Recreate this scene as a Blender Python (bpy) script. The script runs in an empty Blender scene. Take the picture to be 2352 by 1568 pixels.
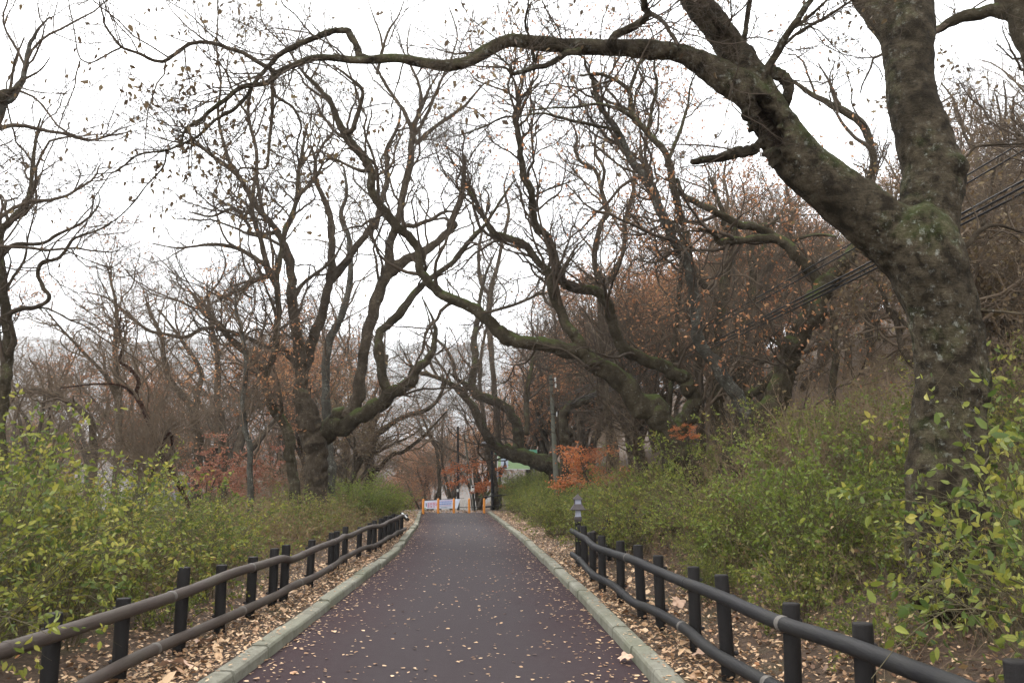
import bpy, math, random
import numpy as np
from mathutils import Vector

# ------------------------------------------------------------------ scene, camera, light
scene = bpy.context.scene
COL = scene.collection
F_PX = 5458.0                       # focal length in survey pixels (survey frame 6762 x 4509)
CX, CY = 3381.0, 2254.5
CAM_Z = 1.6
PITCH = math.atan(323 / 1898.0)
cam_d = bpy.data.cameras.new('camera'); cam = bpy.data.objects.new('camera', cam_d); COL.objects.link(cam)
cam_d.sensor_width = 22.3; cam_d.lens = 18.0
cam_d.clip_start = 0.05; cam_d.clip_end = 5000
cam.location = (0, 0, CAM_Z); cam.rotation_euler = (math.pi / 2 + PITCH, 0, 0)
scene.camera = cam

world = bpy.data.worlds.new('World'); scene.world = world; world.use_nodes = True
SUN_EL, SUN_AZ = math.radians(48), math.radians(-25)
wn = world.node_tree.nodes; wl = world.node_tree.links
bg = wn['Background']
sky = wn.new('ShaderNodeTexSky'); sky.sky_type = 'NISHITA'; sky.sun_disc = False
sky.sun_elevation = SUN_EL; sky.sun_rotation = SUN_AZ; sky.dust_density = 4.0; sky.air_density = 1.0
cloud = wn.new('ShaderNodeTexNoise'); cloud.inputs['Scale'].default_value = 2.2; cloud.inputs['Detail'].default_value = 5
cramp = wn.new('ShaderNodeMapRange'); cramp.inputs['From Min'].default_value = 0.3; cramp.inputs['From Max'].default_value = 0.7
cramp.inputs['To Min'].default_value = 0.72; cramp.inputs['To Max'].default_value = 0.97
smix = wn.new('ShaderNodeMix'); smix.data_type = 'RGBA'
smix.inputs['B'].default_value = (16.0, 16.3, 16.6, 1)
wl.new(cloud.outputs['Fac'], cramp.inputs['Value']); wl.new(cramp.outputs['Result'], smix.inputs['Factor'])
wl.new(sky.outputs['Color'], smix.inputs['A']); wl.new(smix.outputs['Result'], bg.inputs['Color'])
bg.inputs['Strength'].default_value = 0.12

sun_d = bpy.data.lights.new('sun', 'SUN'); sun = bpy.data.objects.new('sun', sun_d); COL.objects.link(sun)
sun_d.energy = 1.4; sun_d.angle = math.radians(16); sun_d.color = (1.0, 0.96, 0.9)
sdir = Vector((math.sin(SUN_AZ) * math.cos(SUN_EL), math.cos(SUN_AZ) * math.cos(SUN_EL), math.sin(SUN_EL)))
sun.rotation_euler = sdir.to_track_quat('Z', 'Y').to_euler()

vs = scene.view_settings
vs.view_transform = 'Standard'; vs.look = 'None'; vs.exposure = 1.1; vs.gamma = 1.0; vs.use_curve_mapping = False
scene.render.engine = 'CYCLES'
cy = scene.cycles
cy.use_denoising = True; cy.use_adaptive_sampling = False; cy.sample_clamp_indirect = 4.0
cy.max_bounces = 5; cy.diffuse_bounces = 3; cy.glossy_bounces = 2; cy.transmission_bounces = 3
cy.transparent_max_bounces = 8; cy.volume_bounces = 0

# ------------------------------------------------------------------ survey helpers
ZO = {1: (0, 0), 2: (2228.7, 0), 3: (4450.7, 0), 4: (0, 1485.8), 5: (2228.7, 1485.8), 6: (4450.7, 1485.8),
      7: (0, 2940.2), 8: (4450.7, 2940.2), 9: (2228.7, 2940.2), 0: (0, 0)}
cp, sp = math.cos(PITCH), math.sin(PITCH)

def ray(X, Y):
    u = (np.asarray(X, float) - CX) / F_PX; v = (CY - np.asarray(Y, float)) / F_PX
    dy = cp - v * sp; dz = sp + v * cp
    return u / dy, dz / dy, 1.0 / (dy * F_PX)      # x and z per metre of depth, metres per pixel per metre of depth

def at(X, Y, depth):
    a, b, s = ray(X, Y)
    return np.stack([a * depth, np.ones_like(a) * depth, CAM_Z + b * depth], -1)

def ground(zone, x, y, z=0.0):
    """point where the line of sight through a survey pixel meets height z"""
    ox, oy = ZO[zone]
    a, b, s = ray(x + ox, y + oy)
    d = (z - CAM_Z) / b
    return float(a * d), float(d)

def smooth01(t):
    t = np.clip(t, 0, 1); return t * t * (3 - 2 * t)

# ------------------------------------------------------------------ terrain
DS = 2.875
_l = [ground(0, x * DS, y * DS) for x, y in ((545, 1568), (775, 1384), (914, 1273), (960, 1210), (969, 1178))]
_r = [ground(0, x * DS, y * DS) for x, y in ((1499, 1568), (1318, 1364), (1193, 1239), (1118, 1177))]
_ly = [-12] + [p[1] for p in _l] + [52, 60, 75, 110]; _lx = [_l[0][0] - .1] + [p[0] for p in _l] + [-5.1, -6.6, -11, -26]
_ry = [-12] + [p[1] for p in _r] + [52, 60, 75, 110]; _rx = [_r[0][0] + .15] + [p[0] for p in _r] + [-1.8, -3.2, -7.5, -22]

def _sm(y, Y, X):
    k = np.linspace(-2.2, 2.2, 9)
    w = np.exp(-(k / 1.2) ** 2); w /= w.sum()
    return sum(wi * np.interp(np.asarray(y, float) + ki, Y, X) for wi, ki in zip(w, k))
def xl(y): return _sm(y, _ly, _lx)
def xr(y): return _sm(y, _ry, _rx)

def drop(y):
    t = np.maximum(0, np.asarray(y, float) - 45.5)
    return -np.where(t < 30, 0.0035 * t * t, 0.0035 * 900 + 0.21 * (np.minimum(t, 160) - 30))

def z_side(d, y, side):
    """ground height at distance d (m) outside the road edge"""
    d = np.asarray(d, float); y = np.asarray(y, float)
    bump = 0.05 * np.sin(d * 1.7 + y * .6) * smooth01((d - 1) / 2) + 0.12 * np.sin(d * .43 + y * .31 + 1) * smooth01((d - 3) / 6)
    if side < 0:
        z = 0.09 - 0.02 * np.maximum(0, d - 3) - 0.12 * np.maximum(0, d - 10) - 0.10 * np.maximum(0, d - 25)
        z = np.maximum(z, -16)
        return z + bump + drop(y)
    far = smooth01((y - 46) / 60)
    z = 0.09 + 0.26 * np.maximum(0, d - 1.0) + 0.16 * np.maximum(0, d - 6) + 0.10 * np.maximum(0, d - 16)
    z = 46 * np.tanh(z / 46)
    return z + bump * (1 + .6 * smooth01((d - 8) / 10)) + drop(y) * (1 - .55 * far * smooth01(d / 40))

def zt(x, y):
    x = np.asarray(x, float); y = np.asarray(y, float)
    L, R = xl(y), xr(y)
    out = np.where(x < (L + R) / 2, z_side(np.maximum(0, L - x), y, -1), z_side(np.maximum(0, x - R), y, 1))
    return np.where((x > L) & (x < R), drop(y), out)

# ------------------------------------------------------------------ mesh builder
class MB:
    def __init__(s):
        s.V = []; s.F = []; s.A = []; s.n = 0; s.UV = None
    def add(s, V, F, a=None):
        V = np.asarray(V, np.float32).reshape(-1, 3); F = np.asarray(F, np.int64)
        if len(F) == 0: return
        s.V.append(V); s.F.append(F + s.n); s.n += len(V)
        s.A.append(np.zeros(len(F), np.float32) if a is None else np.broadcast_to(np.asarray(a, np.float32), (len(F),)))
    def build(s, name, mat, parent=None, smooth=True, origin=None):
        me = bpy.data.meshes.new(name)
        V = np.concatenate(s.V)
        if origin is not None: V = V - np.asarray(origin, np.float32)
        me.vertices.add(len(V)); me.vertices.foreach_set('co', V.ravel())
        loops = np.concatenate([f.ravel() for f in s.F]).astype(np.int32)
        sizes = np.concatenate([np.full(len(f), f.shape[1]) for f in s.F])
        starts = (np.cumsum(sizes) - sizes).astype(np.int32)
        me.loops.add(len(loops)); me.loops.foreach_set('vertex_index', loops)
        me.polygons.add(len(sizes)); me.polygons.foreach_set('loop_start', starts)
        me.polygons.foreach_set('use_smooth', np.full(len(sizes), smooth, dtype=bool))
        at_ = me.attributes.new('rnd', 'FLOAT', 'FACE'); at_.data.foreach_set('value', np.concatenate(s.A).astype(np.float32))
        me.update(calc_edges=True)
        if mat: me.materials.append(mat)
        o = bpy.data.objects.new(name, me); COL.objects.link(o)
        if parent is not None: o.parent = parent
        if origin is not None and parent is None: o.location = origin
        return o

def tag(o, label=None, cat=None, group=None, kind=None):
    if label: o['label'] = label
    if cat: o['category'] = cat
    if group: o['group'] = group
    if kind: o['kind'] = kind
    return o

def empty(name, loc, label, cat, group=None, rz=0.0):
    o = bpy.data.objects.new(name, None); COL.objects.link(o)
    o.location = [float(c) for c in loc]; o.rotation_euler = (0, 0, rz); o.empty_display_size = .3
    return tag(o, label, cat, group)

def copy_tree(o, parent=None):
    c = o.copy(); COL.objects.link(c)
    if parent is not None: c.parent = parent
    for ch in KIDS.get(o.name, []):
        copy_tree(ch, c)
    return c
KIDS = {}
def kids(parent, *objs):
    KIDS.setdefault(parent.name, []).extend(objs)

# ------------------------------------------------------------------ tubes, growth, leaves
def norm(a):
    return a / np.maximum(np.linalg.norm(a, axis=-1, keepdims=True), 1e-9)

def tubes(mb, P, R, k, a=None, cap=False):
    """P (M,n,3) R (M,n): M open tubes of k sides"""
    P = np.asarray(P, float); R = np.asarray(R, float)
    M, n = P.shape[:2]
    if M == 0: return
    T = norm(np.gradient(P, axis=1))
    m = norm(P[:, -1] - P[:, 0])
    ref = np.where(np.abs(m[:, 2:3]) < .8, np.array([[0, 0, 1.]]), np.array([[1., 0, 0]]))
    A = norm(np.cross(T, ref[:, None, :])); B = np.cross(T, A)
    th = np.arange(k) * 2 * math.pi / k
    ring = (np.cos(th)[None, None, :, None] * A[:, :, None, :] + np.sin(th)[None, None, :, None] * B[:, :, None, :])
    V = P[:, :, None, :] + ring * R[:, :, None, None]
    i = np.arange(M)[:, None, None] * n * k + np.arange(n - 1)[None, :, None] * k
    j = np.arange(k)[None, None, :]; j2 = (j + 1) % k
    F = np.stack([i + j, i + j2, i + k + j2, i + k + j], -1).reshape(-1, 4)
    aa = None if a is None else np.repeat(np.asarray(a, np.float32), (n - 1) * k)
    mb.add(V, F, aa)

def fourier(rng, terms, kmax, wmax):
    return [(rng.integers(0, kmax + 1), rng.uniform(-wmax, wmax), rng.uniform(0, 6.28), rng.uniform(.4, 1)) for _ in range(terms)]

def limb_tube(mb, P, R, k, rng, lump=.07, bend=None, cap=True, dent=None):
    """one lumpy limb with parallel-transported frame"""
    n = len(P)
    T = norm(np.gradient(P, axis=0))
    A = np.zeros_like(P)
    r0 = np.array([0, 0, 1.]) if abs(T[0, 2]) < .8 else np.array([1., 0, 0])
    A[0] = norm(np.cross(T[0], r0))
    for i in range(1, n):
        v = A[i - 1] - T[i] * np.dot(A[i - 1], T[i]); A[i] = v / max(np.linalg.norm(v), 1e-9)
    B = np.cross(T, A)
    s = np.concatenate([[0], np.cumsum(np.linalg.norm(np.diff(P, axis=0), axis=1))])
    sc = 1 / max(R.mean() * 3, .02)
    th = np.arange(k) * 2 * math.pi / k
    f = np.zeros((n, k))
    for kk, w, ph, am in fourier(rng, 9, 4, 1.4 * sc * 2):
        f += am * np.sin(kk * th[None, :] + w * s[:, None] + ph)
    for kk, w, ph, am in fourier(rng, 9, 9, 5 * sc * 2):
        f += .35 * am * np.sin(kk * th[None, :] + w * s[:, None] + ph)
    f *= lump / 2.2
    ring = np.cos(th)[None, :, None] * A[:, None, :] + np.sin(th)[None, :, None] * B[:, None, :]
    V = P[:, None, :] + ring * (R[:, None] * (1 + f))[:, :, None]
    if dent is not None:
        V = dent(V, ring)
    i = np.arange(n - 1)[:, None] * k; j = np.arange(k)[None, :]; j2 = (j + 1) % k
    F = np.stack([i + j, i + j2, i + k + j2, i + k + j], -1).reshape(-1, 4)
    V = V.reshape(-1, 3); mb.add(V, F)
    if cap:
        for e, sg in ((n - 1, 1), (0, -1)):
            Rg = V[e * k:(e + 1) * k]; c = P[e] + T[e] * sg * R[e] * .55
            mid = (Rg * .55 + c * .45) + T[e] * sg * R[e] * .15
            VV = np.concatenate([Rg, mid, c[None]])
            jj = np.arange(k); jn = (jj + 1) % k
            mb.add(VV, np.stack([jj, jn, k + jn, k + jj], -1)); mb.add(VV, np.stack([k + jj, k + jn, np.full(k, 2 * k)], -1))

def parse(spec):
    pts = []; zone = 0
    for tok in spec.split():
        if ':' in tok:
            zone = int(tok.split(':')[0]); tok = tok.split(':')[1]
        v = [float(c) for c in tok.split(',')]
        ox, oy = ZO[zone]
        pts.append((v[0] + ox, v[1] + oy, v[2] if len(v) > 2 else np.nan))
    a = np.array(pts); g = ~np.isnan(a[:, 2]); ii = np.arange(len(a))
    a[:, 2] = np.interp(ii, ii[g], a[g, 2])
    return a

def catmull(a, m):
    p = np.vstack([2 * a[0] - a[1], a, 2 * a[-1] - a[-2]])
    out = []
    for i in range(1, len(p) - 2):
        t = np.linspace(0, 1, m, endpoint=False)[:, None]
        p0, p1, p2, p3 = p[i - 1], p[i], p[i + 1], p[i + 2]
        out.append(.5 * (2 * p1 + (p2 - p0) * t + (2 * p0 - 5 * p1 + 4 * p2 - p3) * t ** 2 + (3 * p1 - p0 - 3 * p2 + p3) * t ** 3))
    out.append(p[-2][None]); return np.vstack(out)

def trace(spec, d0, d1, rng, m=6, wob=.12, thin=.88):
    """survey trace -> 3-D centre line and radius; depth runs from d0 to d1 with a slow wander"""
    a = catmull(parse(spec), m)
    s = np.concatenate([[0], np.cumsum(np.linalg.norm(np.diff(a[:, :2], axis=0), axis=1))]); s /= s[-1]
    d = d0 + (d1 - d0) * s + .012 * d0 * np.sin(s * 7 + rng.uniform(0, 6)) * s
    x, z, pp = ray(a[:, 0], a[:, 1])
    P = np.stack([x * d, d, CAM_Z + z * d], -1)
    R = np.maximum(a[:, 2] * .5 * thin * pp * d, .003)
    n = len(P); w = rng.normal(size=(n, 3)); w = (w + np.roll(w, 1, 0) + np.roll(w, 2, 0)) / 3
    w[0] = 0
    # crooked growth: short kinks, and knots where twigs were shed
    kn = np.zeros(n)
    for c in rng.integers(2, n, max(1, n // 9)): kn += np.exp(-((np.arange(n) - c) / rng.uniform(.8, 1.6)) ** 2) * rng.uniform(.03, .14)
    return P + w * R[:, None] * wob, R * (1 + kn * min(1., wob * 5))

def resample(P, R, n=24):
    s = np.concatenate([[0], np.cumsum(np.linalg.norm(np.diff(P, axis=0), axis=1))])
    t = np.linspace(0, s[-1], n)
    return np.stack([np.interp(t, s, P[:, c]) for c in range(3)], -1), np.interp(t, s, R)

def grow(p, d, L, r0, nseg, sigma, up, rng, rend=.3, grav=0.0):
    M = len(p); d = norm(d); L = np.broadcast_to(L, (M,)); st = (L / nseg)[:, None]
    P = np.zeros((M, nseg + 1, 3)); P[:, 0] = p
    drift = rng.normal(size=(M, 3)) * sigma * .5
    for i in range(nseg):
        d = d + rng.normal(size=(M, 3)) * sigma + drift * (1 if i % 3 else -1.2)
        d[:, 2] += up - grav * (i + 1) / nseg
        d = norm(d)
        P[:, i + 1] = P[:, i] + d * st
    t = np.linspace(0, 1, nseg + 1)
    R = np.asarray(r0).reshape(-1, 1) * (1 - (1 - rend) * t[None])
    return P, R

def sprout(P, R, n, Lr, ang, rmax, nseg, sigma, up, rng, t0=.15, t1=1.0, rr=.65, rend=.3, grav=0.0, lenscale=True, rmin=.0015):
    """n children on stacked parents P (M,m,3), R (M,m)"""
    M, m = P.shape[:2]
    plen = np.linalg.norm(np.diff(P, axis=1), axis=2).sum(1)
    w = plen / plen.sum()
    pi = rng.choice(M, size=n, p=w)
    t = t0 + (t1 - t0) * rng.random(n) ** .85
    f = t * (m - 1); i = np.minimum(f.astype(int), m - 2); fr = (f - i)[:, None]
    pos = P[pi, i] * (1 - fr) + P[pi, i + 1] * fr
    rad = R[pi, i] * (1 - fr[:, 0]) + R[pi, i + 1] * fr[:, 0]
    tan = norm(P[pi, i + 1] - P[pi, i])
    perp = rng.normal(size=(n, 3)); perp[:, 2] *= .7
    perp = norm(perp - tan * (perp * tan).sum(1, keepdims=True))
    a = rng.uniform(ang[0], ang[1], n)[:, None]
    d = tan * np.cos(a) + perp * np.sin(a)
    L = rng.uniform(Lr[0], Lr[1], n)
    if lenscale: L = L * (1.15 - .55 * t)
    r0 = np.maximum(np.minimum(rad * rr, rmax * rng.uniform(.6, 1.1, n)), rmin)
    return grow(pos, d, L, r0, nseg, sigma, up, rng, rend, grav)

def leaf_mesh(mb, p, axis, size, rng, wid=.5, curl=.25, full=True, val=None):
    """leaves as folded blades; p base, axis direction"""
    M = len(p)
    if M == 0: return
    ax = norm(axis); q = rng.normal(size=(M, 3)); q[:, 2] *= .6
    side = norm(np.cross(ax, q)); nor = np.cross(side, ax)
    s = np.broadcast_to(size, (M,))[:, None]
    w = s * wid * .5 * rng.uniform(.8, 1.2, (M, 1)); c = s * curl * rng.uniform(-.4, 1, (M, 1))
    v = np.clip(rng.random(M), 0, 1) if val is None else val
    if full:
        b = p; t = p + ax * s - nor * c * .9
        l1 = p + ax * s * .28 + side * w * .92 + nor * c * .5; l2 = p + ax * s * .68 + side * w * .75 + nor * c * .2
        r1 = p + ax * s * .28 - side * w * .92 + nor * c * .5; r2 = p + ax * s * .68 - side * w * .75 + nor * c * .2
        V = np.stack([b, l1, l2, t, r2, r1], 1)
        i = np.arange(M)[:, None] * 6
        F = np.concatenate([i + np.array([[0, 3, 2, 1]]), i + np.array([[0, 5, 4, 3]])])
        mb.add(V, F, np.concatenate([v, v]))
    else:
        V = np.stack([p, p + ax * s * .45 + side * w, p + ax * s - nor * c, p + ax * s * .45 - side * w], 1)
        i = np.arange(M)[:, None] * 4
        mb.add(V, i + np.array([[0, 1, 2, 3]]), v)

def along(P, per, rng, t0=.1):
    """random points and tangents along stacked polylines"""
    M, m = P.shape[:2]; n = int(M * per)
    pi = rng.integers(0, M, n); f = (t0 + (1 - t0) * rng.random(n)) * (m - 1); i = np.minimum(f.astype(int), m - 2); fr = (f - i)[:, None]
    return P[pi, i] * (1 - fr) + P[pi, i + 1] * fr, norm(P[pi, i + 1] - P[pi, i])

# ------------------------------------------------------------------ simple solids
def box(mb, x0, x1, y0, y1, z0, z1, bev=0.0):
    if bev > 0:
        V = []
        for sx, X in ((1, x0), (-1, x1)):
            for sy, Y in ((1, y0), (-1, y1)):
                for sz, Z in ((1, z0), (-1, z1)):
                    V += [(X, Y + sy * bev, Z + sz * bev), (X + sx * bev, Y, Z + sz * bev), (X + sx * bev, Y + sy * bev, Z)]
        V = np.array(V, float)
        def ix(a, b, c, k): return ((a * 2 + b) * 2 + c) * 3 + k
        F = []
        F.append([ix(0, 0, 0, 0), ix(0, 0, 1, 0), ix(0, 1, 1, 0), ix(0, 1, 0, 0)]); F.append([ix(1, 0, 0, 0), ix(1, 1, 0, 0), ix(1, 1, 1, 0), ix(1, 0, 1, 0)])
        F.append([ix(0, 0, 0, 1), ix(1, 0, 0, 1), ix(1, 0, 1, 1), ix(0, 0, 1, 1)]); F.append([ix(0, 1, 0, 1), ix(0, 1, 1, 1), ix(1, 1, 1, 1), ix(1, 1, 0, 1)])
        F.append([ix(0, 0, 0, 2), ix(0, 1, 0, 2), ix(1, 1, 0, 2), ix(1, 0, 0, 2)]); F.append([ix(0, 0, 1, 2), ix(1, 0, 1, 2), ix(1, 1, 1, 2), ix(0, 1, 1, 2)])
        for a in (0, 1):
            for b in (0, 1):
                F.append([ix(a, b, 0, 0), ix(a, b, 0, 1), ix(a, b, 1, 1), ix(a, b, 1, 0)])
                F.append([ix(a, 0, b, 0), ix(a, 1, b, 0), ix(a, 1, b, 2), ix(a, 0, b, 2)])
                F.append([ix(0, a, b, 1), ix(1, a, b, 1), ix(1, a, b, 2), ix(0, a, b, 2)])
        mb.add(V, F)
        mb.add(V, [[i * 3, i * 3 + 1, i * 3 + 2] for i in range(8)])
    else:
        V = [(x, y, z) for x in (x0, x1) for y in (y0, y1) for z in (z0, z1)]
        mb.add(V, [[0, 1, 3, 2], [4, 6, 7, 5], [0, 4, 5, 1], [2, 3, 7, 6], [0, 2, 6, 4], [1, 5, 7, 3]])

def lathe(mb, prof, k=20, c=(0, 0, 0), square=False, lean=(0, 0)):
    """profile [(r,z)] revolved about z"""
    prof = np.array(prof, float); n = len(prof)
    th = np.arange(k) * 2 * math.pi / k + (math.pi / k if k == 4 else 0)
    V = np.zeros((n, k, 3))
    V[:, :, 0] = prof[:, :1] * np.cos(th) + c[0] + prof[:, 1:2] * lean[0]
    V[:, :, 1] = prof[:, :1] * np.sin(th) + c[1] + prof[:, 1:2] * lean[1]
    V[:, :, 2] = prof[:, 1:2] + c[2]
    i = np.arange(n - 1)[:, None] * k; j = np.arange(k)[None]; j2 = (j + 1) % k
    V = V.reshape(-1, 3)
    mb.add(V, np.stack([i + j, i + j2, i + k + j2, i + k + j], -1).reshape(-1, 4))
    mb.add(V, np.array([list(range(k))[::-1]])); mb.add(V, np.array([[(n - 1) * k + q for q in range(k)]]))

# ------------------------------------------------------------------ materials
def new_mat(name):
    m = bpy.data.materials.new(name); m.use_nodes = True
    nt = m.node_tree; b = nt.nodes['Principled BSDF']
    b.inputs['Roughness'].default_value = .85; b.inputs['Specular IOR Level'].default_value = .25
    return m, nt, b
def N(nt, t, **kw):
    n = nt.nodes.new(t)
    for k, v in kw.items():
        if k in n.inputs.keys(): n.inputs[k].default_value = v
        else: setattr(n, k, v)
    return n
def noise(nt, scale, detail=5, rough=.6, vec=None, stretch=None):
    n = N(nt, 'ShaderNodeTexNoise', Scale=scale, Detail=detail, Roughness=rough)
    tc = N(nt, 'ShaderNodeTexCoord'); out = tc.outputs['Object']
    if stretch:
        mp = N(nt, 'ShaderNodeMapping'); mp.inputs['Scale'].default_value = stretch; nt.links.new(out, mp.inputs['Vector']); out = mp.outputs['Vector']
    nt.links.new(out, n.inputs['Vector']); return n.outputs['Fac']
def ramp(nt, fac, stops, interp='LINEAR'):
    r = N(nt, 'ShaderNodeValToRGB'); r.color_ramp.interpolation = interp
    e = r.color_ramp.elements
    while len(e) < len(stops): e.new(.5)
    for el, (p, c) in zip(e, stops):
        el.position = p; el.color = (*c, 1) if len(c) == 3 else c
    nt.links.new(fac, r.inputs['Fac']); return r.outputs['Color']
def mixc(nt, fac, a, b):
    m = N(nt, 'ShaderNodeMix', data_type='RGBA')
    for key, v in (('Factor', fac), ('A', a), ('B', b)):
        s = [i for i in m.inputs if i.name == key and i.type == ('VALUE' if key == 'Factor' else 'RGBA')][0]
        if isinstance(v, (int, float)): s.default_value = v
        elif isinstance(v, tuple): s.default_value = (*v, 1)
        else: nt.links.new(v, s)
    return [o for o in m.outputs if o.type == 'RGBA'][0]
def maprange(nt, v, a, b, c=0., d=1.):
    m = N(nt, 'ShaderNodeMapRange'); m.inputs['From Min'].default_value = a; m.inputs['From Max'].default_value = b
    m.inputs['To Min'].default_value = c; m.inputs['To Max'].default_value = d; nt.links.new(v, m.inputs['Value']); return m.outputs['Result']
def mathn(nt, op, a, b):
    m = N(nt, 'ShaderNodeMath', operation=op)
    for i, v in enumerate((a, b)):
        if isinstance(v, (int, float)): m.inputs[i].default_value = v
        else: nt.links.new(v, m.inputs[i])
    return m.outputs[0]
def bump(nt, b, h, dist=.02, strength=1.0):
    n = N(nt, 'ShaderNodeBump', Distance=dist, Strength=strength); nt.links.new(h, n.inputs['Height']); nt.links.new(n.outputs['Normal'], b.inputs['Normal'])

def bark_mat(name, dark, light, moss=.5, lichen=.3, mossc=(.045, .07, .014), scale=1.0, up=.25, crisp=0.0, n3s=2.2):
    m, nt, b = new_mat(name); L = nt.links
    n1 = noise(nt, 9 * scale, 8, .65); n2 = noise(nt, 45 * scale, 6, .7); n3 = noise(nt, n3s * scale, 6, .68); n4 = noise(nt, 17 * scale, 7, .75)
    col = ramp(nt, n1, [(.3 + .13 * crisp, dark), (.5, tuple((a + c) / 2 for a, c in zip(dark, light))), (.72 - .12 * crisp, light)])
    col = mixc(nt, maprange(nt, n3, .40, .62, .75, 0), col, tuple(c * 1.0 for c in dark))
    col = mixc(nt, maprange(nt, n2, .35, .7, 0, .55), col, tuple(c * .45 for c in dark))
    if lichen:
        lf = mathn(nt, 'MULTIPLY', maprange(nt, n4, .62 - .1 * lichen, .68 - .08 * lichen), maprange(nt, n3, .45, .6))
        col = mixc(nt, mathn(nt, 'MULTIPLY', lf, .8), col, (.24, .24, .21))
    if moss:
        g = N(nt, 'ShaderNodeNewGeometry'); sx = N(nt, 'ShaderNodeSeparateXYZ'); L.new(g.outputs['Normal'], sx.inputs['Vector'])
        upf = maprange(nt, sx.outputs['Z'], -.35, .95, 0, 1)
        mf = mathn(nt, 'ADD', mathn(nt, 'MULTIPLY', upf, up), mathn(nt, 'MULTIPLY', n3, 1.0))
        mf = maprange(nt, mf, .82 - .32 * moss, 1.0 - .32 * moss)
        mf = mathn(nt, 'MULTIPLY', mf, maprange(nt, n2, .3, .55, .35, 1))
        col = mixc(nt, mathn(nt, 'MULTIPLY', mf, .9), col, mixc(nt, n4, mossc, tuple(c * 2.1 for c in mossc)))
    L.new(col, b.inputs['Base Color'])
    ns = noise(nt, 26 * scale, 5, .7, stretch=(.35, .35, 2.6)); col2 = mixc(nt, maprange(nt, ns, .56, .66, 0, .55), col, tuple(c * .35 for c in dark)); L.new(col2, b.inputs['Base Color'])
    n1 = mathn(nt, 'SUBTRACT', n1, mathn(nt, 'MULTIPLY', ns, .5))
    h = mathn(nt, 'ADD', mathn(nt, 'MULTIPLY', n1, .6), mathn(nt, 'MULTIPLY', n2, .5)); bump(nt, b, h, .05 / scale, .9)
    b.inputs['Roughness'].default_value = .95; b.inputs['Specular IOR Level'].default_value = .06
    return m

def leaf_mat(name, stops, trans=.35, spots=True, objvar=.25, rough=.55):
    m, nt, b = new_mat(name); L = nt.links
    a = N(nt, 'ShaderNodeAttribute', attribute_name='rnd'); oi = N(nt, 'ShaderNodeObjectInfo')
    v = mathn(nt, 'ADD', mathn(nt, 'MULTIPLY', a.outputs['Fac'], 1 - objvar), mathn(nt, 'MULTIPLY', oi.outputs['Random'], objvar))
    col = ramp(nt, v, stops)
    if spots:
        n = noise(nt, 60, 3, .6); col = mixc(nt, maprange(nt, n, .58, .72, 0, .5), col, (.11, .06, .02))
    L.new(col, b.inputs['Base Color']); b.inputs['Roughness'].default_value = rough
    t = N(nt, 'ShaderNodeBsdfTranslucent'); L.new(col, t.inputs['Color'])
    mx = N(nt, 'ShaderNodeMixShader'); mx.inputs[0].default_value = trans
    L.new(b.outputs[0], mx.inputs[1]); L.new(t.outputs[0], mx.inputs[2]); L.new(mx.outputs[0], nt.nodes['Material Output'].inputs['Surface'])
    return m

def plain(name, col, rough=.6, var=.25, scale=14, metal=0., bumpd=0.0, spec=.12):
    m, nt, b = new_mat(name)
    n = noise(nt, scale, 6, .65)
    c = ramp(nt, n, [(.3, tuple(x * (1 - var) for x in col)), (.7, tuple(min(1, x * (1 + var)) for x in col))])
    nt.links.new(c, b.inputs['Base Color']); b.inputs['Roughness'].default_value = rough; b.inputs['Metallic'].default_value = metal
    b.inputs['Specular IOR Level'].default_value = spec
    if bumpd: bump(nt, b, n, bumpd)
    return m

M = {}
M['bark_big'] = bark_mat('bark_mossy_large', (.02, .0155, .0105), (.122, .098, .064), moss=.76, lichen=.6, mossc=(.021, .028, .0075), up=.18, crisp=.8, n3s=1.5)
M['bark'] = bark_mat('bark_grey_brown', (.032, .024, .016), (.135, .104, .072), moss=.22, lichen=.35, mossc=(.03, .034, .011), up=.25)
M['bark_moss'] = bark_mat('bark_green_moss', (.027, .021, .013), (.115, .094, .062), moss=.36, lichen=.35, mossc=(.032, .042, .010), up=.42)
M['bark_pale'] = bark_mat('bark_pale_lichen', (.035, .031, .024), (.13, .12, .098), moss=.25, lichen=.8)
M['bark_red'] = bark_mat('bark_red_brown', (.022, .011, .008), (.07, .034, .024), moss=.0, lichen=.0)
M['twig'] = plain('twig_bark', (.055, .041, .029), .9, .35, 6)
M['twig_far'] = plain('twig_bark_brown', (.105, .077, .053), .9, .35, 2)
M['stem'] = plain('green_stem', (.07, .058, .03), .7, .4, 8)
M['stem_dry'] = plain('dry_stem', (.15, .105, .065), .85, .45, 5)
M['rot'] = plain('decayed_wood', (.018, .012, .008), .95, .5, 20, bumpd=.03)
M['wood_torn'] = plain('torn_bare_wood', (.23, .15, .085), .85, .4, 12, bumpd=.01)
GY = [(0, (.028, .052, .013)), (.28, (.062, .092, .018)), (.55, (.17, .185, .03)), (.78, (.3, .26, .05)), (.88, (.2, .115, .04)), (1, (.11, .05, .025))]
GG = [(0, (.026, .046, .012)), (.3, (.068, .092, .018)), (.65, (.165, .185, .03)), (.85, (.27, .235, .05)), (.93, (.2, .13, .045)), (1, (.12, .06, .028))]
M['leaf_yellowgreen'] = leaf_mat('leaf_yellow_green', GY)
M['leaf_green'] = leaf_mat('leaf_green', GG)
M['leaf_bright'] = leaf_mat('leaf_bright_lime', [(0, (.05, .085, .014)), (.5, (.135, .17, .026)), (.85, (.23, .225, .045)), (1, (.22, .13, .04))])
M['leaf_dead'] = leaf_mat('leaf_dead_brown', [(0, (.05, .03, .017)), (.5, (.115, .075, .037)), (.85, (.17, .125, .06)), (1, (.12, .11, .04))], trans=.3, spots=False)
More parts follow.
